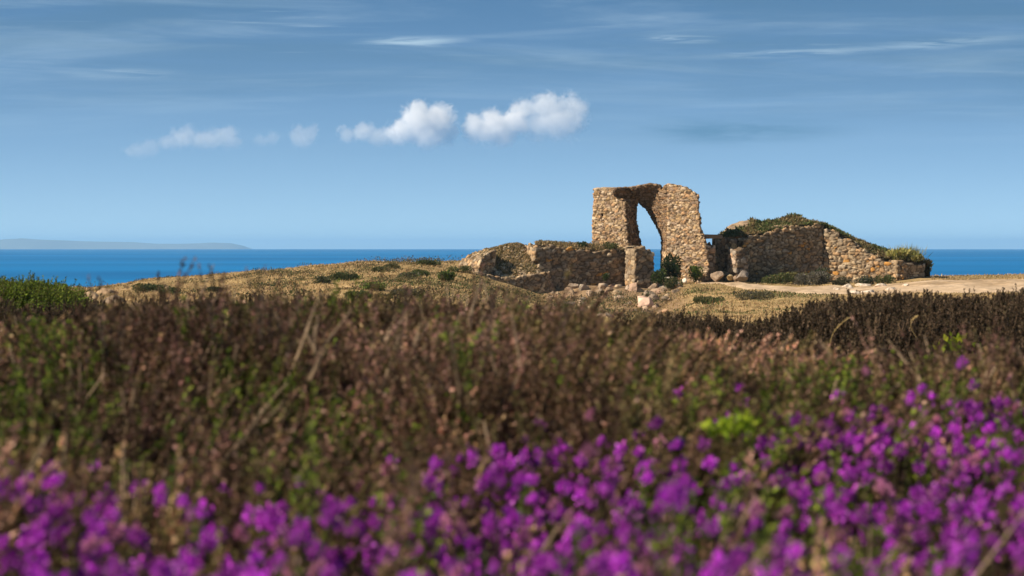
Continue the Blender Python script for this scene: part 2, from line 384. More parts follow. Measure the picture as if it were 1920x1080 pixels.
# --- the roofed building on the right
root_b = empty('ruined_building', (float(wx(1550, 142)), 142.0, float(wz(525, 142))))
tag(root_b, 'low ruined stone building with a grassy earth roof right of the arch', 'building')
A_TOP = [(1392, 446), (1400, 443), (1430, 438), (1455, 432), (1475, 426), (1500, 423), (1545, 421), (1552, 421)]
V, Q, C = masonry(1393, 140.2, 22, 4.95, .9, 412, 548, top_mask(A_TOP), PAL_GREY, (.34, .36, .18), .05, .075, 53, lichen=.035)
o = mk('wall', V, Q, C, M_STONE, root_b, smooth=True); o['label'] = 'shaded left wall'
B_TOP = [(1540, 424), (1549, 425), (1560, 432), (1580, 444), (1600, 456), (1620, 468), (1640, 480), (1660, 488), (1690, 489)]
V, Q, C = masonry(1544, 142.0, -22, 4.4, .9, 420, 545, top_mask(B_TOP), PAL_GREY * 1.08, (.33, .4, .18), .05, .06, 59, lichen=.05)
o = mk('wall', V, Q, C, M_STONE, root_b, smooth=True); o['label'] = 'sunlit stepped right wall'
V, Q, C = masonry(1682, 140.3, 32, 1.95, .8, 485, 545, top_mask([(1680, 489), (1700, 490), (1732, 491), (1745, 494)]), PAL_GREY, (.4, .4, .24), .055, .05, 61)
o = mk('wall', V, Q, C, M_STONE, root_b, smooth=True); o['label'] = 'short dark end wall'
def front_Y(px): return np.interp(px, [1345, 1393, 1546, 1684, 1742], [141.6, 140.6, 142.3, 140.7, 141.9])
def wall_top(px): return np.interp(px, [1345, 1400, 1430, 1475, 1500, 1545, 1562, 1600, 1640, 1660, 1684, 1745], [446, 442, 437, 425, 422, 420, 431, 455, 479, 487, 489, 493])
def ridge(px): return np.interp(px, [1345, 1354, 1362, 1372, 1385, 1400, 1410, 1422, 1430, 1437, 1445, 1460, 1474, 1480, 1490, 1500, 1515, 1545, 1562, 1580, 1600, 1625, 1650, 1690, 1720, 1738, 1745],
                                [448, 437, 425, 418, 413, 410, 409, 414, 415, 412, 412, 409, 403, 400, 400, 404, 412, 421, 427, 436, 444, 453, 462, 478, 487, 492, 496])
pg, vg = np.meshgrid(np.linspace(1346, 1744, 200), np.linspace(0, 1, 60), indexing='ij')
Yf = front_Y(pg) + .1; Yr = Yf + 2.2
Yv = np.where(vg < .6, lerp(Yf, Yr, vg / .6), lerp(Yr, 149.5, (vg - .6) / .4))
zf = wz(wall_top(pg), Yf) + .04; zr = wz(ridge(pg) + 3, Yr); zb = terrain(wx(pg, 149.5), np.full(pg.shape, 149.5)) - .2
Zv = np.where(vg < .6, lerp(zf, zr, sstep(0, 1, vg / .6) * .5 + .5 * np.clip(vg / .6, 0, 1)), lerp(zr, zb, sstep(0, 1, (vg - .6) / .4)))
Xv = wx(pg, Yv)
Zv = Zv + .16 * n2(Xv, Yv, .5, 4, 71)
V = np.stack([Xv.ravel(), Yv.ravel(), Zv.ravel()], 1)
ppx = pg.ravel(); a = n2(V[:, 0], V[:, 1], .8, 3, 73)[:, None]
C = lerp(np.array([.19, .13, .07]), np.array([.13, .12, .04]), sstep(-.3, .3, a))
bare = (sstep(1352, 1362, ppx) * (1 - sstep(1398, 1412, ppx)) * sstep(.25, .4, vg.ravel()))[:, None]
C = lerp(C, np.array([.29, .21, .14]) * (1 + .5 * n2(V[:, 0], V[:, 1], .35, 4, 75)[:, None]), bare)
roof = mk('earth_roof', V, grid_quads(*pg.shape), C, M_TURF, root_b, smooth=True)
ROOF = (V, bare.ravel(), vg.ravel(), ppx)
# ---------------------------------------------------------------- leaves
def rnd_dirs(n, up=0.):
    d = rng.normal(size=(n, 3)); d[:, 2] += up
    return d / np.linalg.norm(d, axis=1, keepdims=True)
def rhombs(base, dirs, length, width, side=None):
    n = len(base)
    if side is None: side = rnd_dirs(n)
    s_ = np.cross(dirs, side); s_ /= np.linalg.norm(s_, axis=1, keepdims=True) + 1e-9
    length = np.broadcast_to(length, (n,))[:, None]; width = np.broadcast_to(width, (n,))[:, None]
    mid = base + dirs * length * .45
    V = np.stack([base, mid + s_ * width * .5, base + dirs * length, mid - s_ * width * .5], 1).reshape(-1, 3)
    return V, np.arange(n * 4).reshape(n, 4)
def leafcols(n, cols, jit=.25):
    cols = np.asarray(cols, float)
    c = cols[rng.integers(0, len(cols), n)] * (1 + jit * rng.uniform(-1, 1, (n, 1)))
    return np.repeat(c, 4, axis=0)
G_DARK = [[.030, .052, .018], [.042, .068, .022], [.055, .085, .028], [.05, .06, .03]]
G_MID = [[.07, .10, .03], [.09, .13, .035], [.06, .085, .03], [.11, .12, .04]]
G_LIME = [[.15, .22, .03], [.19, .27, .04], [.12, .19, .03]]
G_OLIVE = [[.12, .11, .045], [.09, .09, .04], [.15, .13, .06], [.18, .15, .07]]
G_GREY = [[.13, .12, .10], [.17, .15, .125], [.10, .095, .075], [.12, .11, .06]]
G_YELL = [[.30, .27, .08], [.36, .32, .12], [.22, .23, .07], [.40, .36, .17], [.16, .17, .05]]
STRAW = [[.50, .35, .18], [.42, .29, .14], [.36, .27, .12], [.55, .42, .24], [.30, .21, .11]]
def shrub(name, px, py, Y, wpx, hpx, cols, label, cat='shrub', n=2600, leaf=.11, upright=.5, group=None, dep=1.0, lobes=9, seed=1, snap=True):
    r = np.random.default_rng(seed + 100)
    if Y is None: _, Y, _z = ground_hit(px, py); py = float(PY(_z - .03, Y)); snap = False
    x = float(wx(px, Y)); z = float(wz(py, Y)); w = wpx * Y / F / 2; h = hpx * Y / F
    if snap: z = min(z, float(terrain(np.array([x]), np.array([Y]))[0]) + .02) if abs(float(terrain(np.array([x]), np.array([Y]))[0]) - z) < .5 else z
    top = float(wz(py - hpx, Y)); h = max(top - z, .1)
    root = empty(name, (x, Y, z))
    tag(root, label, cat, group)
    # lobes of the crown
    lc = np.stack([r.uniform(-.7, .7, lobes) * w, r.uniform(-.6, .6, lobes) * w * dep, r.uniform(.25, .72, lobes) * h], 1)
    lc[0] = (r.uniform(-.15, .15) * w, 0, .62 * h)
    lr = np.stack([r.uniform(.28, .5, lobes) * w, r.uniform(.28, .5, lobes) * w * dep, r.uniform(.25, .4, lobes) * h], 1)
    k = r.integers(0, lobes, n); d = rnd_dirs(n); rad = rng.uniform(.35, 1, (n, 1)) ** .5
    base = lc[k] + d * lr[k] * rad
    base[:, 2] = np.clip(base[:, 2], .0, None)
    dirs = d * .7 + rnd_dirs(n) * .6; dirs[:, 2] += upright; dirs /= np.linalg.norm(dirs, axis=1, keepdims=True)
    ln = leaf * rng.uniform(.6, 1.4, n)
    Vl, Ql = rhombs(base, dirs, ln, ln * .45)
    cl = leafcols(n, cols) * np.repeat((.75 + .5 * r.uniform(0, 1, lobes))[k], 4)[:, None]
    mk('foliage', Vl + np.array([x, Y, z]), Ql, cl, M_LEAF, root)
    # woody stems
    m = 14
    b0 = np.zeros((m, 3)); b0[:, 0] = r.uniform(-.02, .02, m); b0[:, 1] = r.uniform(-.02, .02, m)
    tgt = lc[r.integers(0, lobes, m)]; dv = tgt - b0; L_ = np.linalg.norm(dv, axis=1)
    V1, Q1 = rhombs(b0, dv / L_[:, None], L_, .035); V2, Q2 = rhombs(b0, dv / L_[:, None], L_, .035)
    mk('stems', np.concatenate([V1, V2]) + np.array([x, Y, z]), np.concatenate([Q1, Q2 + len(V1)]), np.tile([.12, .08, .05], (m * 8, 1)), M_LEAF, root)
    return root
def blades(P, length, width, cols, lean=.5, name='grass', parent=None, mat=None, wind=(.25, .1)):
    n = len(P)
    d = rng.normal(size=(n, 3)) * lean; d[:, 2] = 1; d[:, 0] += wind[0]; d[:, 1] += wind[1]; d /= np.linalg.norm(d, axis=1, keepdims=True)
    V, Q = rhombs(P, d, length, width)
    return mk(name, V, Q, cols, mat or M_GRASS, parent)
# ---------------------------------------------------------------- grass on the headland (ground cover)
def scatter_ground(n, px0, px1, Y0, Y1):
    Y = Y0 + (Y1 - Y0) * rng.uniform(0, 1, n); x = wx(rng.uniform(px0, px1, n), Y)
    return x, Y
x, y = scatter_ground(300000, -250, 2150, 90, 152)
ppx = PX(x, y)
dens = sstep(-.5, .25, n2(x, y, 1.6, 3, 81)) * .85 + .15
ok = (rng.uniform(0, 1, len(x)) < dens) & (path_mask(x, y) < -.1)
# nothing inside the masonry
ok &= ~((ppx > 1108) & (ppx < 1330) & (y > 138.5) & (y < 144)) & ~((ppx > 1330) & (ppx < 1745) & (y > 138.2) & (y < 149)) & ~((ppx > 895) & (ppx < 1235) & (y > 133.2) & (y < 139.5))
x, y = x[ok], y[ok]; z = terrain(x, y) - .02
green = n2(x, y, 4, 3, 83) + .5 * n2(x, y, 1.2, 2, 84)
ppx = PX(x, y)
green = green + np.where((ppx > 560) & (ppx < 900) & (y < 138), .22, 0) + np.where((ppx > 1280) & (ppx < 1560) & (y < 131), .35, 0) - np.where(ppx < 500, .3, 0)
st = np.array(STRAW)[rng.integers(0, 5, len(x))]; gr = np.array(G_OLIVE + G_MID)[rng.integers(0, 8, len(x))]
c = np.where((green + rng.normal(0, .18, len(x)) > .52)[:, None], gr * 1.3, st * 1.05) * rng.uniform(.75, 1.2, (len(x), 1)) * (1 + .3 * n2(x, y, 2.5, 3, 82))[:, None]
ln = rng.uniform(.06, .15, len(x)) * (1 + .8 * sstep(.1, .6, n2(x, y, 2.2, 2, 86)))
gobj = blades(np.stack([x, y, z], 1), ln, ln * .25 + .01, np.repeat(c, 4, 0), .8, 'grass')
tag(gobj, 'dry straw coloured grass covering the headland', 'grass', kind='stuff')
sx_, sy_ = scatter_ground(150000, -150, 1340, 100, 147)
sp_ = PX(sx_, sy_); dn = n2(sx_, sy_, 1.5, 3, 87) + .6 * n2(sx_, sy_, 5, 2, 88) + np.interp(sp_, [-150, 300, 560, 900, 1000, 1340], [-.42, -.40, -.16, -.04, .03, -.16])
k = (dn > .03) & ~((sp_ > 1060) & (sy_ > 134.2)) & ~((sp_ > 890) & (sy_ > 133.4)) & (path_mask(sx_, sy_) < -1.2)
sx_, sy_, dn = sx_[k], sy_[k], dn[k]; hh = .04 + sstep(.03, .5, dn) * .34
sc_ = np.array(G_OLIVE + G_DARK[2:] + [[.16, .10, .06], [.20, .13, .075], [.12, .075, .045], [.17, .115, .07]])
th_ = (n2(sx_, sy_, 2.2, 2, 89) * 4 + 5 + rng.normal(0, 1.6, len(sx_))).astype(int) % len(sc_)
cc_ = sc_[th_] * rng.uniform(.7, 1.3, (len(sx_), 1)); ll_ = rng.uniform(.05, .12, len(sx_))
o = blades(np.stack([sx_, sy_, terrain(sx_, sy_) - .02 + hh * rng.uniform(.1, 1, len(sx_))], 1), ll_, ll_ * .5, np.repeat(cc_, 4, 0), .8, 'scrub')
tag(o, 'low brown and olive scrub spread over the dry headland', 'scrub', kind='stuff')
# turf on the retaining wall, stub and roof (parts of what they grow on)
def turf(parent, P, length, cols, name='turf', lean=.5):
    ln = rng.uniform(.6, 1.4, len(P)) * length
    c = np.asarray(cols)[rng.integers(0, len(cols), len(P))] * rng.uniform(.7, 1.25, (len(P), 1))
    return blades(P, ln, ln * .22 + .01, np.repeat(c, 4, 0), lean, name, parent)
n = 9000; u_ = rng.uniform(0, 1, n); v_ = rng.uniform(0, 1, n); ppx = lerp(1004, 1185, u_); Y0 = 135.2 + (ppx - 1003) / F * 136 * math.tan(math.radians(20))
Yt = Y0 + .15 + v_ * 2.3
hump = .45 * np.sin(np.pi * np.clip(v_, 0, 1)) * np.interp(ppx, [1004, 1040, 1120, 1150, 1175, 1185], [.35, .6, .85, .7, .3, 0])
Zt = wz(np.interp(ppx, [1003, 1015, 1040, 1080, 1120, 1150, 1172, 1186], [459, 458, 462, 466, 469, 472, 472, 470]), Y0) - .05 + hump * rng.uniform(.3, 1, n)
turf(root_low, np.stack([wx(ppx, Yt), Yt, Zt], 1), .13, STRAW + G_OLIVE + [[.2, .13, .08]] * 3)
n = 11000; ppx = rng.uniform(903, 1024, n); d_ = rng.uniform(.25, 2.6, n)
r12 = math.radians(22); d_ = rng.uniform(.3, 2.8, n); ppx = np.where(rng.uniform(0, 1, n) < .88, np.maximum(ppx, 946), ppx)
uu = (ppx - 895) / F * 133.5 / math.cos(r12); Y0_ = 133.2 + uu * math.sin(r12); Yt = Y0_ + d_ * math.cos(r12)
top = stub_top(ppx, d_)
Xs = wx(895, 133.2) + uu * math.cos(r12) - d_ * math.sin(r12)
ok = (n2(Xs, Yt, .8, 3, 91) > -.1) | (d_ > 2.3)
turf(root_stub, np.stack([Xs, Yt, wz(top, Y0_) - .03], 1)[ok], .12, STRAW + G_OLIVE)
Vr, br, vr, pr = ROOF
k = rng.integers(0, len(Vr), 26000); ok = (vr[k] < .75) & (br[k] < .5) & (n2(Vr[k, 0], Vr[k, 1], .6, 3, 95) > -.35)
k = k[ok]; P = Vr[k] + rng.normal(0, .04, (len(k), 3)); P[:, 2] -= .02
gg = n2(P[:, 0], P[:, 1], 1.3, 2, 97)
cols = np.where((gg > -.05)[:, None], np.array(G_MID + G_OLIVE)[rng.integers(0, 8, len(k))], np.array(G_OLIVE + [[.15, .1, .055], [.2, .13, .07], [.28, .2, .1], [.22, .17, .07]])[rng.integers(0, 8, len(k))]) * rng.uniform(.8, 1.5, (len(k), 1))
ln = rng.uniform(.08, .2, len(k)); blades(P, ln, ln * .4, np.repeat(cols, 4, 0), .8, 'turf', root_b)
# ---------------------------------------------------------------- shrubs
shrub('shrub', 1259, 526, 137.6, 42, 52, G_DARK, 'dark green shrub growing in the archway opening', n=3800, leaf=.1, seed=3, snap=False)
shrub('shrub', 1236, 533, 135.0, 32, 28, G_DARK + G_MID, 'green shrub at the foot of the buttress below the archway', n=1500, leaf=.1, seed=4, snap=False)
shrub('shrub', 1304, 523, 138.0, 26, 26, G_MID + G_LIME, 'bright green shrub against the right pier of the arch', n=1300, leaf=.1, seed=5)
shrub('shrub', 1262, 540, 134.2, 34, 20, G_DARK + G_OLIVE, 'low green shrub among pale stones below the archway', n=1200, leaf=.1, seed=6, snap=False)
shrub('shrub', 1136, 527, 134.6, 12, 13, G_DARK + G_MID, 'tiny round green shrub at the base of the retaining wall', n=500, leaf=.08, seed=7, snap=False)
shrub('shrub', 1092, 466, 136.8, 20, 12, G_DARK, 'small dark shrub on top of the retaining wall', n=700, leaf=.08, seed=8, snap=False)
shrub('shrub', 1145, 470, 137.0, 34, 15, G_OLIVE + G_MID, 'olive shrub on the retaining wall against the left pier', n=900, leaf=.09, seed=9, snap=False)
shrub('shrub', 1523, 541, 137.0, 72, 30, G_GREY, 'grey dead-looking shrub in front of the shaded building wall', n=3800, leaf=.1, seed=10)
shrub('shrub', 1455, 538, 138.2, 66, 24, G_OLIVE + G_MID, 'olive shrub beside the right pillar under the building wall', n=2600, leaf=.1, seed=11)
shrub('shrub', 1538, 524, 139.6, 40, 24, G_DARK + G_GREY, 'dark shrub in the corner where the building walls meet', n=1600, leaf=.1, seed=12)
shrub('shrub', 1492, 524, 139.0, 44, 14, G_OLIVE + [[.3, .28, .08]], 'yellowish low shrub along the shaded building wall', n=1500, leaf=.09, seed=13)
shrub('shrub', 1622, 537, 137.2, 46, 20, G_DARK + G_GREY, 'dark rounded shrub at the foot of the sunlit building wall', n=2000, leaf=.09, seed=14)
shrub('shrub', 1662, 534, 137.8, 44, 17, G_OLIVE + G_MID, 'olive green shrub near the corner of the sunlit wall and dark end wall', n=1500, leaf=.09, seed=15)
shrub('shrub', 1575, 537, 137.4, 40, 18, G_OLIVE + G_GREY, 'olive brown shrub right of the grey shrub', n=1500, leaf=.09, seed=16)
shrub('broom_shrub', 1696, 492, 141.6, 70, 22, G_YELL, 'yellow-green feathery broom at the low right end of the earth roof', n=3000, leaf=.16, upright=1.6, lobes=16, seed=17, snap=False)
br_ = [o for o in COL.objects if o.name.startswith('broom_shrub')][0]; n = 420
P = np.array(br_.location) + np.stack([rng.normal(0, .42, n), rng.normal(0, .3, n), rng.uniform(.1, .45, n)], 1)
o = blades(P, rng.uniform(.3, .85, n), .03, leafcols(n, G_YELL), .6, 'sprays', br_, M_LEAF)
hill = [(283, 547, 141, 52, 16, G_DARK, 'long dark shrub near the left rocks on the headland'), (318, 551, 138, 30, 13, G_DARK + G_OLIVE, 'small dark shrub right of the long dark shrub'),
        (400, 551, 130, 22, 14, G_DARK, 'lone dark shrub on the left headland slope'),
        (633, 527, 130, 34, 18, G_DARK, 'dark rounded shrub on the headland slope, larger of a pair'), (606, 532, 128, 24, 16, G_DARK + G_GREY, 'dark rounded shrub on the headland slope, smaller of a pair'),
        (656, 526, 129.4, 24, 14, G_DARK, 'dark shrub touching the larger shrub of the pair'), (714, 510, 138, 24, 11, G_DARK + G_OLIVE, 'shrub just below the crest on the left of the dip'),
        (735, 503, 142, 26, 9, G_OLIVE, 'olive shrub on the crest of the headland'), (803, 499, 147, 36, 13, G_DARK, 'dark shrub on the skyline of the headland'),
        (862, 512, 139, 36, 15, G_MID + G_OLIVE, 'mid green shrub left of the collapsed stone stub'), (766, 522, 128, 30, 12, G_GREY + G_MID, 'grey-green shrub in the middle of the headland slope'),
        (700, 545, 118, 34, 18, G_LIME + G_MID, 'bright green shrub low on the headland slope'), (788, 520, 124, 28, 16, G_MID, 'green shrub above the heather on the headland slope'),
        (836, 528, 122, 26, 24, G_MID + G_LIME, 'upright light green shrub near the stone stub'), (770, 556, 116, 56, 16, G_GREY + G_OLIVE, 'wide grey shrub low on the headland slope'),
        (672, 560, 114, 40, 16, G_MID + G_OLIVE, 'olive shrub lowest on the headland slope'), (1330, 570, 121, 46, 16, G_OLIVE + G_MID, 'olive shrub on the grassy slope below the path'),
        (1420, 560, 126, 60, 16, G_OLIVE + G_GREY, 'wide olive shrub at the lower edge of the path')]
for i, (px, py, Y, w, h, cols, lb) in enumerate(hill):
    shrub('shrub', px, py, None, w * 1.35, h * .9, [c_ for c_ in cols] + G_OLIVE[:2], lb, n=1500 if w < 40 else 2200, leaf=.085, lobes=15, seed=30 + i, group='shrubs on the headland slope')
# ---------------------------------------------------------------- rocks
def rock(name, px, py, Y, wpx, hpx, col, label, seed, group=None, cat='rock', snap=False):
    if Y is None: _, Y, _z = ground_hit(px, py); py = float(PY(_z, Y))
    x = float(wx(px, Y)); w = wpx * Y / F / 2; h = hpx * Y / F / 2; z = float(wz(py, Y))
    V, Q = rock_mesh(x, Y, z, w * 1.15, w * .9, h * 1.2, seed, 4, .16, 0, 13)
    V = V + .03 * min(w, 1.) * 2 * np.stack([fbm(V * 4 / max(w, .2) + k_ * 9, 3, seed + k_) for k_ in range(3)], 1)
    rr = np.random.default_rng(seed); a = fbm((V - [x, Y, z]) * 2.2, 3, seed)[:, None]
    c = np.array(col) * (1 + .5 * a)
    o = mk(name, V, Q, c, M_ROCK, smooth=False, loc=(x, Y, z)); return tag(o, label, cat, group)
rock('boulder', 1212, 575, None, 58, 44, [.62, .42, .32], 'large pale pink boulder below the buttress', 1)
rock('boulder', 1188, 546, None, 22, 34, [.46, .31, .22], 'pointed orange-brown boulder leaning on the base of the buttress', 2)
rock('boulder', 1128, 540, None, 26, 20, [.38, .29, .21], 'angular grey-brown boulder at the middle of the retaining wall base', 3)
rock('boulder', 1158, 538, None, 18, 16, [.44, .33, .22], 'tan boulder between the retaining wall and the buttress', 4)
rock('boulder', 1108, 556, None, 28, 22, [.34, .25, .18], 'dark cracked boulder on the slope under the retaining wall', 5)
rock('boulder', 1160, 562, None, 30, 22, [.48, .34, .25], 'pinkish boulder left of the large pale pink boulder', 6)
rock('boulder', 1235, 550, None, 34, 20, [.36, .23, .16], 'reddish boulder below the archway shrubs', 7)
rock('boulder', 1255, 522, 136.2, 18, 8, [.52, .46, .38], 'flat whitish stone at the threshold of the archway', 8)
rock('boulder', 1283, 527, 136, 16, 12, [.58, .52, .44], 'whitish block right of the archway threshold', 9)
rock('boulder', 1345, 519, 137.9, 26, 20, [.38, .28, .20], 'pinkish foundation stone under the left pillar', 10)
rock('boulder', 1393, 517, 137.5, 26, 24, [.27, .22, .18], 'big grey foundation stone under the right pillar', 11)
rock('boulder', 1368, 520, 137.6, 20, 10, [.40, .30, .16], 'small yellowish stone between the two pillars', 12)
rock('boulder', 138, 541, 150, 18, 12, [.42, .36, .32], 'white-topped rock at the left tip of the headland', 13)
rock('boulder', 152, 541, 149.4, 20, 11, [.12, .09, .08], 'dark rock at the left tip of the headland', 14)
rock('boulder', 200, 549, None, 66, 18, [.44, .30, .18], 'broad orange-tan outcrop near the left tip of the headland', 15)
rock('boulder', 216, 566, None, 58, 28, [.30, .22, .15], 'dark cleft outcrop behind the heather on the left', 16)
rock('boulder', 170, 562, None, 40, 26, [.42, .30, .19], 'tan outcrop behind the green gorse', 17)
for i, (px, py, Y, w, h) in enumerate([(1566, 545, 134, 20, 6), (1590, 541, 135, 28, 8), (1620, 537, 135.6, 40, 9), (1652, 538, 135.4, 34, 7), (1630, 549, 132, 34, 9), (1668, 545, 133, 26, 7), (1600, 552, 131, 26, 7), (1700, 537, 135.6, 22, 5)]):
    rock('limestone_slab', px, py, None, w, h * 1.8, [.60, .50, .40], ['small', 'grey', 'long', 'thin', 'broad', 'short', 'flat', 'lone'][i] + ' pale stone slab sticking out of the path, ' + ['leftmost', 'second from the left, upper', 'highest, under the dark rounded shrub', 'below the olive corner shrub', 'in the middle of the path', 'right of the middle slab', 'lowest, just above the dark heath', 'rightmost'][i], 60 + i, 'pale slabs in the path')
rr = np.random.default_rng(77)
for i in range(90):
    px = rr.uniform(1030, 1275); py = rr.uniform(534, 600)
    w = rr.uniform(8, 26); col = PAL_RED[rr.integers(0, 8)] * rr.uniform(.7, 1.1)
    rock('rubble_stone', px, py, None, w, w * rr.uniform(.6, 1), col, 'rough fallen rubble stone lying on the slope below the ruin', 100 + i, 'fallen rubble below the ruin')
# stony crumbling edge right of the boulders
for i in range(14):
    t = i / 13; px = lerp(1262, 1312, t) + rr.uniform(-5, 5); py = lerp(566, 528, t); Y = lerp(129, 136, t)
    w = rr.uniform(6, 13)
    rock('rubble_stone', px, py, Y, w, w * .7, PAL_TAN[rr.integers(0, 8)], 'pale stone in the crumbling edge of the bank right of the archway', 160 + i, 'stones in the bank edge')
# ---------------------------------------------------------------- heather sprigs
def tubeq(p0, p1, r0, r1):
    d = p1 - p0; L_ = np.linalg.norm(d); d = d / L_
    a = np.cross(d, [.3, .9, .2]); a /= np.linalg.norm(a); b = np.cross(d, a)
    an = np.arange(3) * 2.0944
    ring = np.cos(an)[:, None] * a + np.sin(an)[:, None] * b
    V = np.concatenate([p0 + ring * r0, p1 + ring * r1])
    Q = np.array([[0, 1, 4, 3], [1, 2, 5, 4], [2, 0, 3, 5]])
    return V, Q
class Proto:
    def __init__(s): s.V = []; s.Q = []; s.C = []; s.n = 0
    def add(s, V, Q, C):
        s.V.append(V); s.Q.append(Q + s.n); s.C.append(np.broadcast_to(C, V.shape) if np.ndim(C) == 1 else C); s.n += len(V)
    def done(s): return np.concatenate(s.V), np.concatenate(s.Q), np.concatenate(s.C)
def sprig(kind, r):
    """one stem with side shoots; z up, tip at z = about .32"""
    p = Proto(); H = .32
    nb = {'brown': 6, 'purple': 4, 'green': 6, 'dark': 7, 'bare': 4}[kind]
    stem = [.075, .05, .034] if kind != 'bare' else [.30, .22, .145]
    sr = 1.0 if kind != 'bare' else 1.7
    bend = r.normal(0, .03, 2)
    pts = [np.array([bend[0] * t * t * 2, bend[1] * t * t * 2, H * .8 * t]) for t in np.linspace(0, 1, 5)]
    for a, b in zip(pts[:-1], pts[1:]):
        V, Q = tubeq(a, b, .003 * sr, .0026 * sr); p.add(V, Q, np.array(stem))
    for k in range(nb):
        t = r.uniform(.2, .95) if k else 1.0
        i = min(int(t * 4), 3); b0 = lerp(pts[i], pts[i + 1], t * 4 - i)
        az = r.uniform(0, 6.28); sp = (r.uniform(.15, .5) if kind != 'dark' else r.uniform(.08, .28)) if k else .06
        d = np.array([math.cos(az) * sp, math.sin(az) * sp, 1.]); d /= np.linalg.norm(d)
        L_ = r.uniform(.08, .17) * (1.1 if k == 0 else 1) * (1.3 if kind == 'brown' else 1)
        e0 = b0 + d * L_
        V, Q = tubeq(b0, e0, .0022 * sr, .0012 * sr); p.add(V, Q, np.array(stem) * 1.3)
        nl = {'brown': 56, 'purple': 26, 'green': 36, 'dark': 30, 'bare': 5}[kind]
        s_ = r.uniform(0.05, 1, nl); base = b0 + d * L_ * s_[:, None]
        rad = r.normal(size=(nl, 3)); rad -= (rad @ d)[:, None] * d; rad /= np.linalg.norm(rad, axis=1, keepdims=True)
        dr = rad * (.8 if kind != 'dark' else .45) + d * r.uniform(.5, 1.0, (nl, 1)); dr /= np.linalg.norm(dr, axis=1, keepdims=True)
        sd = r.normal(size=(nl, 3))
        if kind == 'bare':
            cl = np.array([[.30, .2, .14], [.36, .26, .18]]); ln = r.uniform(.006, .012, nl); wd = ln * .6
        elif kind == 'brown':
            cl = np.array([[.175, .10, .08], [.22, .135, .11], [.105, .075, .05], [.10, .086, .04], [.27, .195, .165], [.185, .118, .108], [.13, .10, .055]])
            ln = r.uniform(.008, .015, nl); wd = ln * .6
        elif kind == 'purple':
            cl = np.array([[.035, .045, .014], [.055, .065, .018], [.05, .036, .02], [.07, .09, .02]]); ln = r.uniform(.008, .014, nl); wd = ln * .35
        elif kind == 'green':
            cl = np.array([[.085, .13, .016], [.135, .185, .02], [.05, .08, .015], [.18, .215, .028]]); ln = r.uniform(.010, .02, nl); wd = ln * .5
        else:
            cl = np.array([[.055, .038, .022], [.07, .047, .028], [.045, .036, .018], [.085, .055, .035]]); ln = r.uniform(.012, .022, nl); wd = ln * .5
        V, Q = rhombs(base, dr, ln, wd, sd)
        c = np.repeat(cl[r.integers(0, len(cl), nl)] * r.uniform(.7, 1.3, (nl, 1)), 4, 0)
        p.add(V, Q, c)
        if kind == 'purple' and (k == 0 or r.uniform() < .22):
            nf = 44
            q = r.normal(size=(nf, 3)); q /= np.linalg.norm(q, axis=1, keepdims=True)
            up = r.uniform(0, 1, nf)
            base = e0 - d * .014 * up[:, None] + q * r.uniform(.004, .012, (nf, 1))
            fc_ = np.array([[.48, .05, .55], [.58, .10, .66], [.33, .03, .41], [.64, .19, .70], [.50, .06, .52]])
            cc = fc_[r.integers(0, 5, nf)] * r.uniform(.75, 1.25, (nf, 1))
            if r.uniform() < .18: cc = lerp(cc, np.array([.45, .24, .22]), .7)
            for m in range(2):
                V, Q = rhombs(base, q * .9 + d * .2, r.uniform(.008, .013, nf), .009, r.normal(size=(nf, 3)))
                p.add(V, Q, np.repeat(cc, 4, 0))
    V, Q, C = p.done(); zs = V[:, 2].max() / .37
    return V / np.array([1, 1, zs]), Q, C
def plant(protos, P, scale, tilt, bright, name, mat, parent=None, tint=None, lean=None):
    n = len(P); which = rng.integers(0, len(protos), n)
    Vs, Qs, Cs, off = [], [], [], 0
    az = rng.uniform(0, 6.283, n); tx = rng.normal(0, tilt, n) + .08; ty = rng.normal(0, tilt, n)
    if lean is not None: tx = tx + lean[0]; ty = ty + lean[1]
    for w, (V, Q, C) in enumerate(protos):
        ii = np.where(which == w)[0]
        if not len(ii): continue
        c, s_ = np.cos(az[ii])[:, None], np.sin(az[ii])[:, None]; sc = scale[ii][:, None]
        X = (V[None, :, 0] * c - V[None, :, 1] * s_) * sc; Yy = (V[None, :, 0] * s_ + V[None, :, 1] * c) * sc; Z = V[None, :, 2] * sc
        X = X + tx[ii][:, None] * Z; Yy = Yy + ty[ii][:, None] * Z
        W = np.stack([X + P[ii, 0][:, None], Yy + P[ii, 1][:, None], Z + P[ii, 2][:, None]], -1).reshape(-1, 3)
        q = (Q[None] + (np.arange(len(ii)) * len(V))[:, None, None]).reshape(-1, 4) + off
        cc = C[None] * bright[ii][:, None, None]
        if tint is not None: cc = cc * tint[ii][:, None, :]
        Vs.append(W.astype(np.float32)); Qs.append(q); Cs.append(cc.reshape(-1, 3).astype(np.float32)); off += len(W)
    return mk(name, np.concatenate(Vs), np.concatenate(Qs), np.concatenate(Cs), mat, parent)
pr = np.random.default_rng(5)
PR = {k: [sprig(k, pr) for _ in range(6)] for k in ('brown', 'purple', 'green', 'dark', 'bare')}
def field(n, Y0, Y1, margin=.9):
    y = np.sqrt(rng.uniform(Y0 ** 2, Y1 ** 2, n)); half = y * .2 + margin
    return rng.uniform(-1, 1, n) * half, y
x, y = field(15500, 3.3, 13.5)
bx, by = np.meshgrid(np.arange(-4.2, 4.3, .5), np.arange(3.0, 14, .55), indexing='ij')
bx = (bx + rng.uniform(-.22, .22, bx.shape)).ravel(); by = (by + rng.uniform(-.24, .24, by.shape)).ravel()
near_ = np.zeros(len(x), int); nd_ = np.full(len(x), 9.)
for i_ in range(len(bx)):
    d_ = np.hypot(x - bx[i_], y - by[i_]); mm = d_ < nd_; nd_[mm] = d_[mm]; near_[mm] = i_
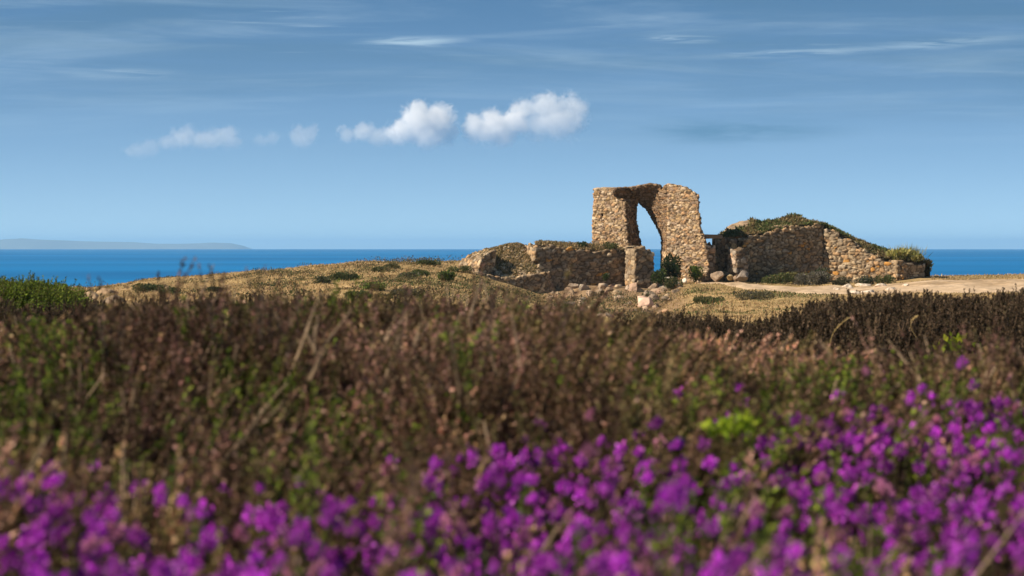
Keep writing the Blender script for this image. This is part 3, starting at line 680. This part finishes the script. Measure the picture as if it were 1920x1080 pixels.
b_lean = rng.normal(0, .22, (len(bx), 2)); b_h = rng.normal(0, .06, len(bx)); b_br = np.exp(rng.normal(0, .36, len(bx))); b_th = rng.integers(0, 8, len(bx)); b_gr = rng.uniform(0, 1, len(bx))
lean = np.stack([(x - bx[near_]) * 1.7 + b_lean[near_, 0], (y - by[near_]) * 1.2 + b_lean[near_, 1]])
clump = n2(x, y, .45, 3, 201)
top = E - canopy_drop(x, y) + .05 * clump + b_h[near_] - .5 * nd_ ** 2 + rng.normal(0, .022, len(x)) + np.where(rng.uniform(0, 1, len(x)) < .07, rng.uniform(.03, .15, len(x)), 0)
ppx = PX(x, y); ppy = PY(top, y)
BND = np.interp(ppx, [-400, 0, 150, 300, 450, 600, 700, 800, 900, 1000, 1100, 1200, 1400, 1500, 1700, 1920, 2400], [872, 880, 896, 922, 925, 918, 905, 876, 860, 846, 822, 818, 820, 796, 760, 740, 740])
bn = np.minimum((ppy - BND) / 60, 1.25) + .75 * n2(x, y, .3, 2, 205) + rng.normal(0, .25, len(x))
gn = n2(x, y, .55, 2, 207)
GP = [(20, 730, 60, 70), (470, 730, 60, 50), (575, 830, 60, 60), (1375, 805, 50, 26), (1520, 715, 60, 50), (1300, 985, 35, 70), (1450, 930, 60, 50), (700, 1060, 40, 30), (1730, 1060, 50, 40), (340, 950, 30, 20), (1880, 830, 40, 60), (120, 640, 40, 40), (640, 760, 40, 40)]
gp = np.zeros(len(x))
for (a, b, w, h) in GP: gp = np.maximum(gp, np.exp(-((ppx - a) / w) ** 2 - ((ppy - b) / h) ** 2))
isg = (gp + rng.normal(0, .2, len(x)) > .42) | (rng.uniform(0, 1, len(x)) < .012 + .08 * sstep(.3, .7, gn) + .3 * (b_gr[near_] > .94))
isp = (bn > 0) & ~isg & (rng.uniform(0, 1, len(x)) < .86 - .14 * sstep(1000, 1500, ppx))
isp |= ~isg & (bn > -2.2) & (ppx > 1050) & (y < 9.3) & (rng.uniform(0, 1, len(x)) < .05)
isb = ~isg & ~isp; top = top + np.where(isg, .035, 0)
far = y > 9.8
br = rng.uniform(.65, 1.4, len(x)) * (1 + .25 * n2(x, y, .7, 2, 209)) * np.where(isb, b_br[near_] * 1.15, 1.05)
for nm, sel, kind, lb, sc in (('brown_heather', isb, 'brown', 'carpet of faded brown heather in the foreground', 1.2), ('purple_heather', isp, 'purple', 'carpet of flowering purple heather at the bottom of the picture', 1.0), ('green_heather', isg, 'green', 'fresh green shoots scattered through the heather', 1.1)):
    s_ = rng.uniform(.8, 1.2, len(x)) * sc
    P = np.stack([x, y, top - .36 * s_], 1)[sel]
    tint = None
    if kind == 'brown':
        TN = np.array([[1.35, 1.2, 1.2], [1.1, 1.1, .75], [.5, .45, .36], [.9, .82, .72], [1.7, 1.5, 1.35], [.7, .8, .45], [1.2, .98, 1.0], [.6, .55, .42]])
        th = np.where(rng.uniform(0, 1, len(x)) < .6, b_th[near_], rng.integers(0, 8, len(x))); tint = TN[th[sel]]
    o = plant(PR[kind], P, s_[sel], .22, br[sel], nm, M_FLOWER if kind == 'purple' else M_HEATH, tint=tint, lean=lean[:, sel] * (1 if kind == 'brown' else .4))
    tag(o, lb, 'heather', kind='stuff')
sel = isb & (rng.uniform(0, 1, len(x)) < .05); s_ = rng.uniform(.95, 1.3, int(sel.sum()))
o = plant(PR['bare'], np.stack([x[sel], y[sel], top[sel] - .33 * s_], 1), s_, .3, rng.uniform(.6, 1.3, int(sel.sum())), 'dead_heather', M_HEATH, lean=lean[:, sel] * 1.3)
tag(o, 'pale bare dead stems among the brown heather', 'heather', kind='stuff')
# single tall sprigs standing up against the headland and sea
tall = [(228, 515, 8.0), (432, 492, 8.2), (487, 497, 8.4), (522, 500, 8.0), (560, 530, 8.6), (700, 540, 8.2), (850, 540, 7.6), (1000, 560, 8.0)]
lbs = ['leftmost single heather sprig standing against the sea', 'tallest single heather sprig standing against the sea', 'heather sprig just right of the tallest one against the sea', 'third of the close group of heather sprigs against the headland',
       'heather sprig right of the close group, in front of the dry slope', 'heather sprig in front of the middle of the dry slope', 'heather sprig in front of the slope left of the stone stub', 'heather sprig in front of the stone stub']
for (px, py, Y), lb in zip(tall, lbs):
    x0, zt = float(wx(px, Y)), float(wz(py, Y)); gz = float(E - canopy_drop(np.array([x0]), np.array([Y]))[0] - .3)
    sc = (zt - gz) / .37
    V, Q, C = PR['brown'][int(px) % 6]; V = V * np.array([.6, .6, 1]) * sc
    o = mk('heather_sprig', V + np.array([x0, Y, gz]), Q, C * .8, M_HEATH, loc=(x0, Y, gz)); tag(o, lb, 'heather sprig', 'tall heather sprigs')
# ---------------------------------------------------------------- dark heath thicket and gorse, farther off
def thicket(name, label, cat, pxs, tops, Y0, Y1, n, kind, sc, col=1.0, pull=0.):
    y = rng.uniform(Y0, Y1, n); ppx = rng.uniform(pxs[0], pxs[-1], n); x = wx(ppx, y)
    py = np.interp(ppx, pxs, tops)
    top = wz(py, Y0 + (Y1 - Y0) * .6) - .0 + .10 * n2(x, y, .5, 2, 221) + rng.normal(0, .045, n) - .35 * (1 - sstep(Y0, Y0 + .35 * (Y1 - Y0), y))
    s_ = rng.uniform(.8, 1.25, n) * sc
    cx, cy = float(wx((pxs[0] + pxs[-1]) / 2, (Y0 + Y1) / 2)), (Y0 + Y1) / 2
    root = empty(name, (cx, cy, float(terrain(np.array([cx]), np.array([cy]))[0]))); tag(root, label, cat)
    plant(PR[kind], np.stack([x, y, top - .36 * s_], 1), s_, .14, np.exp(rng.normal(0, .35, n)) * col, 'shoots', M_HEATH, root)
    # woody under-storey carrying the shoots
    m = n // 3; k = rng.integers(0, n, m); b = np.stack([x[k], y[k], terrain(x[k], y[k]) - .02], 1); t_ = np.stack([x[k], y[k], top[k] - .12], 1)
    dv = t_ - b; L_ = np.maximum(np.linalg.norm(dv, axis=1), .05); dv = dv / L_[:, None]
    V, Q = rhombs(b, dv, L_, .09 * sc); mk('stems', V, Q, np.tile([.05, .035, .022], (len(V), 1)), M_HEATH, root)
    return root
thicket('heath_thicket', 'wide dark brown heath thicket with upright shoots on the right', 'thicket', [1400, 1450, 1500, 1560, 1640, 1700, 1760, 1820, 1870, 1920, 2150], [640, 618, 596, 582, 570, 568, 572, 580, 572, 566, 566], 21, 27, 6000, 'dark', 1.45, 1.25)
thicket('heath_thicket', 'low dark heath strip behind the heather below the boulders', 'thicket', [1130, 1200, 1280, 1340, 1420], [632, 612, 600, 606, 632], 24, 29, 1800, 'dark', 1.15, 1.15)
thicket('heath_thicket', 'dark brown heath strip behind the heather on the left', 'thicket', [-300, 0, 150, 350, 600, 1000], [585, 588, 582, 575, 572, 590], 20, 25, 3000, 'dark', 1.2, 1.1)
g_ = thicket('gorse_bush', 'dense bright green gorse bush at the left edge of the picture', 'gorse bush', [-320, -60, 0, 40, 80, 100, 130, 165], [520, 528, 535, 540, 538, 545, 560, 590], 27, 31, 4600, 'green', 1.35, 1.1)
# dry grass stalk and leafy sprays in front of the thicket
def stalk(px0, py0, px1, py1, Y, label, w=.008, head=.4):
    p0 = np.array([wx(px0, Y), Y, wz(py0, Y)]); p1 = np.array([wx(px1, Y), Y + .05, wz(py1, Y)])
    pts = [lerp(p0, p1, t) + np.array([-.05 * math.sin(math.pi * t), 0, .02 * math.sin(math.pi * t)]) for t in np.linspace(0, 1, 9)]
    p = Proto()
    for i, (a, b) in enumerate(zip(pts[:-1], pts[1:])):
        r_ = w * (.32 if i < 5 else .75) * (.4 if i == 7 else 1); V, Q = tubeq(a, b, r_, r_ * .9); p.add(V, Q, np.array([.50, .36, .15]))
    k = 50; t = rng.uniform(1 - head, 1, k); base = p0 + (p1 - p0) * t[:, None] + np.array([-.05, 0, .02]) * np.sin(np.pi * t)[:, None]
    d = (p1 - p0) / np.linalg.norm(p1 - p0) + .35 * rng.normal(size=(k, 3)); d /= np.linalg.norm(d, axis=1, keepdims=True)
    V, Q = rhombs(base, d, .022, .006); p.add(V, Q, np.array([.52, .38, .17]))
    V, Q, C = p.done(); o = mk('grass_stalk', V, Q, C, M_GRASS, loc=tuple(p0)); return tag(o, label, 'grass stalk')
stalk(1556, 668, 1592, 598, 19.5, 'single golden dry grass stalk in front of the dark heath thicket')
stalk(1718, 632, 1723, 594, 20, 'thin pale upright stalk in front of the dark heath thicket', .006)
def spray(px, py, Y, n, size, cols, label, leaf=.04):
    x0, z0 = float(wx(px, Y)), float(wz(py, Y)); gz = float(E - canopy_drop(np.array([x0]), np.array([Y]))[0] - .35) if Y < 15 else z0 - .3
    base = np.array([x0, Y, z0]) + rng.normal(size=(n, 3)) * np.array([size, size, size * .6])
    d = rnd_dirs(n, .8); ln = leaf * rng.uniform(.6, 1.3, n); V, Q = rhombs(base, d, ln, ln * .6)
    cl_ = leafcols(n, cols); Vl, Ql = V, Q
    b0 = np.tile([x0, Y, gz], (6, 1)) + rng.normal(0, .01, (6, 3)); tg = base[:6] - b0; L_ = np.linalg.norm(tg, axis=1)
    V, Q = rhombs(b0, tg / L_[:, None], L_, .006)
    o = mk('leafy_sprig', np.concatenate([Vl, V]), np.concatenate([Ql, Q + len(Vl)]), np.concatenate([cl_, np.tile([.12, .10, .03], (len(V), 1))]), M_LEAF, loc=(x0, Y, gz)); tag(o, label, 'sprig')
spray(1785, 643, 20, 26, .05, [[.28, .30, .02], [.2, .25, .02]], 'yellow-green leafy sprig in the dark thicket on the right', .06)
spray(1850, 665, 19, 26, .06, [[.16, .2, .02], [.22, .24, .03]], 'light green leafy sprig right of the yellow-green one')
spray(1352, 803, 6.6, 60, .022, [[.26, .36, .02], [.20, .30, .02], [.33, .42, .03]], 'bright lime sprig among the purple heather, left of two', .026)
spray(1392, 800, 6.6, 60, .022, [[.26, .36, .02], [.20, .30, .02], [.33, .42, .03]], 'bright lime sprig among the purple heather, right of two', .026)
# ---------------------------------------------------------------- sea
R_E = 6371000.
rY = np.concatenate([np.geomspace(120, 2500, 50), np.geomspace(2600, 30000, 120)]); tX = np.linspace(-.75, .75, 121)
Ys, Ts = np.meshgrid(rY, tX, indexing='ij'); Xs = Ts * Ys
Zs = SEA - (Ys ** 2 + Xs ** 2) / (2 * R_E)
sea = mk('sea', np.stack([Xs.ravel(), Ys.ravel(), Zs.ravel()], 1), grid_quads(*Ys.shape), None, None, smooth=True)
tag(sea, 'deep blue sea stretching to the horizon', 'sea', kind='structure')
m, nt, N, L = newmat('sea_water'); out = N.new('ShaderNodeOutputMaterial'); b = N.new('ShaderNodeBsdfPrincipled')
geo = N.new('ShaderNodeNewGeometry')
mp = N.new('ShaderNodeMapping'); mp.inputs['Scale'].default_value = (.0006, .0011, 1); L.new(geo.outputs['Position'], mp.inputs[0])
nz = N.new('ShaderNodeTexNoise'); nz.inputs['Scale'].default_value = 4; nz.inputs['Detail'].default_value = 8; L.new(mp.outputs[0], nz.inputs[0])
cr = N.new('ShaderNodeValToRGB'); cr.color_ramp.elements[0].position = .38; cr.color_ramp.elements[1].position = .64
cr.color_ramp.elements[0].color = (.001, .125, .355, 1); cr.color_ramp.elements[1].color = (.003, .185, .48, 1)
L.new(nz.outputs['Fac'], cr.inputs[0]); L.new(cr.outputs[0], b.inputs['Base Color'])
nb = N.new('ShaderNodeTexNoise'); nb.inputs['Scale'].default_value = .35; nb.inputs['Detail'].default_value = 6; L.new(geo.outputs['Position'], nb.inputs[0])
bp = N.new('ShaderNodeBump'); bp.inputs['Strength'].default_value = .6; bp.inputs['Distance'].default_value = .6; L.new(nb.outputs['Fac'], bp.inputs['Height']); L.new(bp.outputs[0], b.inputs['Normal'])
b.inputs['Roughness'].default_value = .45; b.inputs['Specular IOR Level'].default_value = .12; b.inputs['IOR'].default_value = 1.33
L.new(b.outputs[0], out.inputs[0]); sea.data.materials.append(m)
# ---------------------------------------------------------------- far island
YI = 15000.
ix = np.linspace(-420, 470, 240); iv = np.linspace(-1, 1, 25)
ipy = np.interp(ix, [-420, -200, 0, 20, 45, 70, 100, 165, 245, 300, 350, 400, 430, 450, 470], [452, 449, 450, 448, 447, 449, 450, 452, 454, 457, 456.5, 454.5, 456, 460, 469])
Ig, Jg = np.meshgrid(ix, iv, indexing='ij'); P2 = np.tile(ipy[:, None], (1, 25))
X_ = wx(Ig, YI); Y_ = YI + Jg * 500; hgt = wz(P2, YI) - (SEA - 19)
Z_ = SEA - 21 + hgt * (1 - np.abs(Jg) ** 3) * (1 + .10 * n2(X_, Y_, 160, 4, 301) * (1 - np.abs(Jg)) + .02)
V = np.stack([X_.ravel(), Y_.ravel(), Z_.ravel()], 1)
isl = mk('hills', V, grid_quads(*Ig.shape), np.tile([.15, .17, .15], (len(V), 1)) * (1 + .4 * n2(V[:, 0], V[:, 1], 200, 3, 303))[:, None], M_GROUND, smooth=True)
tag(isl, 'long low coast fading into haze on the left horizon', 'coast', kind='structure')
# ---------------------------------------------------------------- haze (real air)
bm = bmesh.new(); bmesh.ops.create_cube(bm, size=1)
x0, x1, y0, y1, z0, z1 = -24000, 24000, -60, 31000, -190, 62
for v in bm.verts: v.co = (x0 if v.co.x < 0 else x1, y0 if v.co.y < 0 else y1, z0 if v.co.z < 0 else z1)
me = bpy.data.meshes.new('haze'); bm.to_mesh(me); bm.free(); hz = bpy.data.objects.new('haze', me); COL.objects.link(hz)
tag(hz, 'thin blue sea haze', 'haze', kind='stuff')
m, nt, N, L = newmat('haze_air'); out = N.new('ShaderNodeOutputMaterial'); pv = N.new('ShaderNodeVolumePrincipled')
pv.inputs['Color'].default_value = (.46, .76, 1, 1); pv.inputs['Density'].default_value = 8.5e-5; pv.inputs['Anisotropy'].default_value = .1
L.new(pv.outputs[0], out.inputs['Volume']); me.materials.append(m)
# ---------------------------------------------------------------- cumulus clouds (volumes with their own size and distance)
YC = 12000.
def cloud(name, lobes, dens, label, group, seed):
    """lobes: (px, py, rx, ry) in photo units at distance YC"""
    k = YC / F
    cx = sum(l[0] for l in lobes) / len(lobes); cy = sum(l[1] for l in lobes) / len(lobes)
    o = np.array([float(wx(cx, YC)), YC, float(wz(cy, YC))])
    bm = bmesh.new()
    for (px, py, rx, ry) in lobes:
        mt = bmesh.ops.create_icosphere(bm, subdivisions=2, radius=1)['verts']
        for v in mt: v.co = Vector(((px - cx) * k + v.co.x * rx * k * 1.4, v.co.y * rx * k * 1.4, (cy - py) * k + v.co.z * ry * k * 1.4))
    h = bmesh.ops.convex_hull(bm, input=bm.verts[:])
    junk = list(set([e for e in h['geom_interior'] + h['geom_unused'] if isinstance(e, bmesh.types.BMVert)]))
    bmesh.ops.delete(bm, geom=junk, context='VERTS')
    me = bpy.data.meshes.new(name); bm.to_mesh(me); bm.free()
    ob = bpy.data.objects.new(name, me); COL.objects.link(ob); ob.location = o; tag(ob, label, 'cloud', group)
    m, nt, N, L = newmat('cloud_vapour'); out = N.new('ShaderNodeOutputMaterial'); pv = N.new('ShaderNodeVolumePrincipled')
    tc = N.new('ShaderNodeTexCoord')
    nz = N.new('ShaderNodeTexNoise'); nz.inputs['Scale'].default_value = .019; nz.inputs['Detail'].default_value = 7; nz.inputs['Roughness'].default_value = .66; nz.inputs['Distortion'].default_value = .6
    ad = N.new('ShaderNodeVectorMath'); ad.operation = 'ADD'; ad.inputs[1].default_value = (seed * 913., 0, 0); L.new(tc.outputs['Object'], ad.inputs[0]); L.new(ad.outputs[0], nz.inputs['Vector'])
    acc = None
    for (px, py, rx, ry) in lobes:
        sb = N.new('ShaderNodeVectorMath'); sb.operation = 'SUBTRACT'; sb.inputs[1].default_value = ((px - cx) * k, 0, (cy - py) * k); L.new(tc.outputs['Object'], sb.inputs[0])
        dv = N.new('ShaderNodeVectorMath'); dv.operation = 'DIVIDE'; dv.inputs[1].default_value = (rx * k, rx * k, ry * k); L.new(sb.outputs[0], dv.inputs[0])
        ln = N.new('ShaderNodeVectorMath'); ln.operation = 'LENGTH'; L.new(dv.outputs[0], ln.inputs[0])
        if acc is None: acc = ln.outputs['Value']
        else:
            mn = N.new('ShaderNodeMath'); mn.operation = 'SMOOTH_MIN'; mn.inputs[2].default_value = .25; L.new(acc, mn.inputs[0]); L.new(ln.outputs['Value'], mn.inputs[1]); acc = mn.outputs[0]
    # field = noise*a - r  -> density
    ma = N.new('ShaderNodeMath'); ma.operation = 'MULTIPLY_ADD'; L.new(nz.outputs['Fac'], ma.inputs[0]); ma.inputs[1].default_value = 2.6; ma.inputs[2].default_value = -.2
    su = N.new('ShaderNodeMath'); su.operation = 'SUBTRACT'; L.new(ma.outputs[0], su.inputs[0]); L.new(acc, su.inputs[1])
    mr = N.new('ShaderNodeMapRange'); mr.inputs[1].default_value = 0; mr.inputs[2].default_value = .38; mr.inputs[3].default_value = 0; mr.inputs[4].default_value = dens; L.new(su.outputs[0], mr.inputs[0])
    bz = N.new('ShaderNodeSeparateXYZ'); L.new(tc.outputs['Object'], bz.inputs[0])
    zlo = min((cy - l[1] - l[3]) for l in lobes) * k; zhi = max((cy - l[1] + l[3]) for l in lobes) * k
    bs = N.new('ShaderNodeMapRange'); bs.interpolation_type = 'SMOOTHSTEP'; bs.inputs[1].default_value = zlo - .1 * (zhi - zlo); bs.inputs[2].default_value = lerp(zlo, zhi, .5); bs.inputs[3].default_value = .12; bs.inputs[4].default_value = 1.25; L.new(bz.outputs[2], bs.inputs[0])
    dm = N.new('ShaderNodeMath'); dm.operation = 'MULTIPLY'; L.new(mr.outputs[0], dm.inputs[0]); L.new(bs.outputs[0], dm.inputs[1])
    L.new(dm.outputs[0], pv.inputs['Density']); pv.inputs['Color'].default_value = (.97, .98, 1, 1); pv.inputs['Anisotropy'].default_value = .0
    L.new(pv.outputs[0], out.inputs['Volume']); me.materials.append(m)
    return ob
CG = 'cumulus clouds above the horizon'
cloud('cloud', [(752, 248, 28, 26), (785, 225, 34, 34), (820, 228, 34, 32), (838, 250, 20, 26), (805, 256, 36, 26)], 0.015, 'bright puffy white cloud, brightest of the row over the sea', CG, 1)
cloud('cloud', [(892, 240, 24, 28), (925, 240, 34, 34), (960, 232, 28, 26), (940, 258, 30, 20)], .015, 'round white cloud in the middle of the row', CG, 2)
cloud('cloud', [(985, 205, 28, 20), (1025, 200, 34, 26), (1075, 205, 26, 30), (1050, 232, 46, 36), (1010, 238, 34, 30)], .008, 'tall white cloud with a faint base above the arch', CG, 3)
cloud('cloud', [(648, 252, 18, 16), (680, 248, 24, 18), (712, 258, 26, 18)], .006, 'faint cloud touching the left side of the brightest cloud', CG, 4)
cloud('cloud', [(318, 268, 24, 16), (345, 258, 28, 22), (385, 262, 30, 20), (422, 258, 28, 22), (440, 266, 16, 12)], .0036, 'ragged wide faint cloud far to the left', CG, 5)
cloud('cloud', [(255, 284, 24, 16), (278, 276, 20, 16)], .0022, 'faintest cloud at the left end of the row', CG, 6)
cloud('cloud', [(567, 258, 26, 24), (582, 250, 18, 18)], .003, 'small faint round cloud between the wide faint cloud and the brightest one', CG, 7)
cloud('cloud', [(492, 264, 18, 13), (510, 259, 16, 14)], .0022, 'tiny faint cloud right of the wide ragged cloud', CG, 8)
# ---------------------------------------------------------------- world, sun
SUN_EL = math.radians(37); sd = Vector((-.96, -.27, 0)).normalized()
sun_dir = Vector((sd.x * math.cos(SUN_EL), sd.y * math.cos(SUN_EL), math.sin(SUN_EL)))
W = bpy.data.worlds.new('World'); S.world = W; W.use_nodes = True
nt = W.node_tree; N = nt.nodes; L = nt.links; N.clear()
out = N.new('ShaderNodeOutputWorld'); bg = N.new('ShaderNodeBackground'); bg.inputs[1].default_value = .1
sky = N.new('ShaderNodeTexSky'); sky.sky_type = 'NISHITA'; sky.sun_disc = False; sky.sun_elevation = SUN_EL
sky.sun_rotation = math.atan2(sd.x, sd.y); sky.air_density = 1.0; sky.dust_density = .3; sky.ozone_density = 2.5
tc = N.new('ShaderNodeTexCoord'); sx = N.new('ShaderNodeSeparateXYZ'); L.new(tc.outputs['Generated'], sx.inputs[0])
# the air is very clear: the blue deepens quickly above the horizon
zz = N.new('ShaderNodeMapRange'); zz.inputs[1].default_value = -.02; zz.inputs[2].default_value = .25; zz.inputs[3].default_value = .06; zz.inputs[4].default_value = .9; L.new(sx.outputs[2], zz.inputs[0])
cb = N.new('ShaderNodeCombineXYZ'); L.new(sx.outputs[0], cb.inputs[0]); L.new(sx.outputs[1], cb.inputs[1]); L.new(zz.outputs[0], cb.inputs[2])
nm = N.new('ShaderNodeVectorMath'); nm.operation = 'NORMALIZE'; L.new(cb.outputs[0], nm.inputs[0]); L.new(nm.outputs[0], sky.inputs[0])
tint = N.new('ShaderNodeMix'); tint.data_type = 'RGBA'; tint.blend_type = 'MULTIPLY'; tint.inputs[0].default_value = 1; L.new(sky.outputs[0], tint.inputs[6]); dk = N.new('ShaderNodeValToRGB'); dk.color_ramp.elements[0].position = .0; dk.color_ramp.elements[0].color = (1.12, 1.15, 1.10, 1)
dk.color_ramp.elements[1].position = .4; dk.color_ramp.elements[1].color = (.29, .34, .35, 1)
e_ = dk.color_ramp.elements.new(.10); e_.color = (.54, .76, .81, 1)
L.new(sx.outputs[2], dk.inputs[0]); L.new(dk.outputs[0], tint.inputs[7])
# high cirrus: elongated streaks
def streak(scale, lo, hi, detail, dist, off):
    mp = N.new('ShaderNodeMapping'); mp.inputs['Scale'].default_value = scale; mp.inputs['Location'].default_value = off; mp.inputs['Rotation'].default_value = (0, math.radians(-1.2), 0); L.new(tc.outputs['Generated'], mp.inputs[0])
    nz = N.new('ShaderNodeTexNoise'); nz.inputs['Scale'].default_value = 1; nz.inputs['Detail'].default_value = detail; nz.inputs['Roughness'].default_value = .58; nz.inputs['Distortion'].default_value = dist
    L.new(mp.outputs[0], nz.inputs[0])
    mr = N.new('ShaderNodeMapRange'); mr.interpolation_type = 'SMOOTHSTEP'; mr.inputs[1].default_value = lo; mr.inputs[2].default_value = hi; L.new(nz.outputs['Fac'], mr.inputs[0]); return mr.outputs[0]
s1 = streak((7, 7, 95), .42, .78, 7, .6, (3.1, 0, 1.7)); s2 = streak((14, 14, 330), .60, .80, 8, .5, (8.4, 2, 5.2))
el = N.new('ShaderNodeMapRange'); el.interpolation_type = 'SMOOTHSTEP'; el.inputs[1].default_value = .03; el.inputs[2].default_value = .07; L.new(sx.outputs[2], el.inputs[0])
m1 = N.new('ShaderNodeMath'); m1.operation = 'MULTIPLY'; L.new(s1, m1.inputs[0]); m1.inputs[1].default_value = .3
m2 = N.new('ShaderNodeMath'); m2.operation = 'MULTIPLY_ADD'; L.new(s2, m2.inputs[0]); m2.inputs[1].default_value = .3; L.new(m1.outputs[0], m2.inputs[2])
s3 = streak((30, 30, 420), .35, .62, 8, 1.2, (1.4, 6, 2.2))
for (cx_, cz_, wx_, wz_, sl_, k_) in ((-.0385, .0790, .030, .0030, .02, .7), (.066, .0800, .022, .0022, -.03, .7), (.110, .0745, .045, .0024, .035, .55), (.165, .0775, .040, .0030, .05, .4), (-.15, .066, .03, .0035, 0, .35)):
    a1 = N.new('ShaderNodeMath'); a1.operation = 'ADD'; L.new(sx.outputs[0], a1.inputs[0]); a1.inputs[1].default_value = -cx_
    b1 = N.new('ShaderNodeMath'); b1.operation = 'MULTIPLY_ADD'; L.new(a1.outputs[0], b1.inputs[0]); b1.inputs[1].default_value = -sl_; L.new(sx.outputs[2], b1.inputs[2])
    c1 = N.new('ShaderNodeMath'); c1.operation = 'SUBTRACT'; L.new(b1.outputs[0], c1.inputs[0]); c1.inputs[1].default_value = cz_
    v1 = N.new('ShaderNodeCombineXYZ')
    for q_, o_, w_ in ((0, a1, wx_), (1, c1, wz_)):
        d1 = N.new('ShaderNodeMath'); d1.operation = 'DIVIDE'; L.new(o_.outputs[0], d1.inputs[0]); d1.inputs[1].default_value = w_; L.new(d1.outputs[0], v1.inputs[q_])
    l1 = N.new('ShaderNodeVectorMath'); l1.operation = 'LENGTH'; L.new(v1.outputs[0], l1.inputs[0])
    f1 = N.new('ShaderNodeMapRange'); f1.interpolation_type = 'SMOOTHSTEP'; f1.inputs[1].default_value = 0; f1.inputs[2].default_value = 1; f1.inputs[3].default_value = k_; f1.inputs[4].default_value = 0; L.new(l1.outputs['Value'], f1.inputs[0])
    g1 = N.new('ShaderNodeMath'); g1.operation = 'MULTIPLY'; L.new(f1.outputs[0], g1.inputs[0]); L.new(s3, g1.inputs[1])
    h1 = N.new('ShaderNodeMath'); h1.operation = 'ADD'; L.new(g1.outputs[0], h1.inputs[0]); L.new(m2.outputs[0], h1.inputs[1]); m2 = h1
m3 = N.new('ShaderNodeMath'); m3.operation = 'MULTIPLY'; L.new(m2.outputs[0], m3.inputs[0]); L.new(el.outputs[0], m3.inputs[1])
cm = N.new('ShaderNodeMix'); cm.data_type = 'RGBA'; L.new(m3.outputs[0], cm.inputs[0]); L.new(tint.outputs[2], cm.inputs[6]); cm.inputs[7].default_value = (4.2, 5.5, 6.4, 1)
# broad thin grey-blue veils
s6 = streak((4, 4, 46), .38, .66, 5, .7, (5.5, 1, 8.3))
g6 = N.new('ShaderNodeMath'); g6.operation = 'MULTIPLY'; L.new(s6, g6.inputs[0]); L.new(el.outputs[0], g6.inputs[1])
g7 = N.new('ShaderNodeMath'); g7.operation = 'MULTIPLY'; L.new(g6.outputs[0], g7.inputs[0]); g7.inputs[1].default_value = .4
c6 = N.new('ShaderNodeMix'); c6.data_type = 'RGBA'; L.new(g7.outputs[0], c6.inputs[0]); L.new(cm.outputs[2], c6.inputs[6]); c6.inputs[7].default_value = (.75, 1.6, 2.5, 1); cm = c6
# grey-blue shaded cloud bank low in the sky on the right
s5 = streak((14, 14, 90), .28, .70, 7, .9, (2.2, 3, 4.4))
v5 = N.new('ShaderNodeVectorMath'); v5.operation = 'MULTIPLY_ADD'; L.new(tc.outputs['Generated'], v5.inputs[0]); v5.inputs[1].default_value = (1 / .062, 0, 1 / .0085); v5.inputs[2].default_value = (-.085 / .062, 0, -.0450 / .0085)
l5 = N.new('ShaderNodeVectorMath'); l5.operation = 'LENGTH'; L.new(v5.outputs[0], l5.inputs[0])
f5 = N.new('ShaderNodeMapRange'); f5.interpolation_type = 'SMOOTHSTEP'; f5.inputs[1].default_value = 0; f5.inputs[2].default_value = 1; f5.inputs[3].default_value = 1.25; f5.inputs[4].default_value = 0; L.new(l5.outputs['Value'], f5.inputs[0])
g5 = N.new('ShaderNodeMath'); g5.operation = 'MULTIPLY'; L.new(f5.outputs[0], g5.inputs[0]); L.new(s5, g5.inputs[1])
c5 = N.new('ShaderNodeMix'); c5.data_type = 'RGBA'; L.new(g5.outputs[0], c5.inputs[0]); L.new(cm.outputs[2], c5.inputs[6]); c5.inputs[7].default_value = (.95, 2.1, 3.4, 1); cm = c5
L.new(cm.outputs[2], bg.inputs[0]); L.new(bg.outputs[0], out.inputs[0])
sl = bpy.data.lights.new('sun', 'SUN'); sl.energy = 5.0; sl.angle = math.radians(.5); sl.color = (1, .87, .69)
so = bpy.data.objects.new('sun', sl); COL.objects.link(so); so.rotation_euler = sun_dir.to_track_quat('Z', 'Y').to_euler()
# ---------------------------------------------------------------- camera
cam = bpy.data.cameras.new('camera'); co = bpy.data.objects.new('camera', cam); COL.objects.link(co)
co.location = (0, 0, E); co.rotation_euler = (math.radians(90), 0, 0)
cam.sensor_width = 36; cam.lens = 90; cam.shift_y = -(540 - HY) / 1920
cam.clip_start = .1; cam.clip_end = 100000
cam.dof.use_dof = True; cam.dof.focus_distance = 130; cam.dof.aperture_fstop = 5.0; cam.dof.aperture_blades = 7
S.camera = co
S.view_settings.view_transform = 'Standard'; S.view_settings.look = 'None'; S.view_settings.exposure = .55; S.view_settings.gamma = 1
S.render.engine = 'CYCLES'; S.cycles.use_denoising = True; S.cycles.volume_bounces = 6; S.cycles.max_bounces = 8
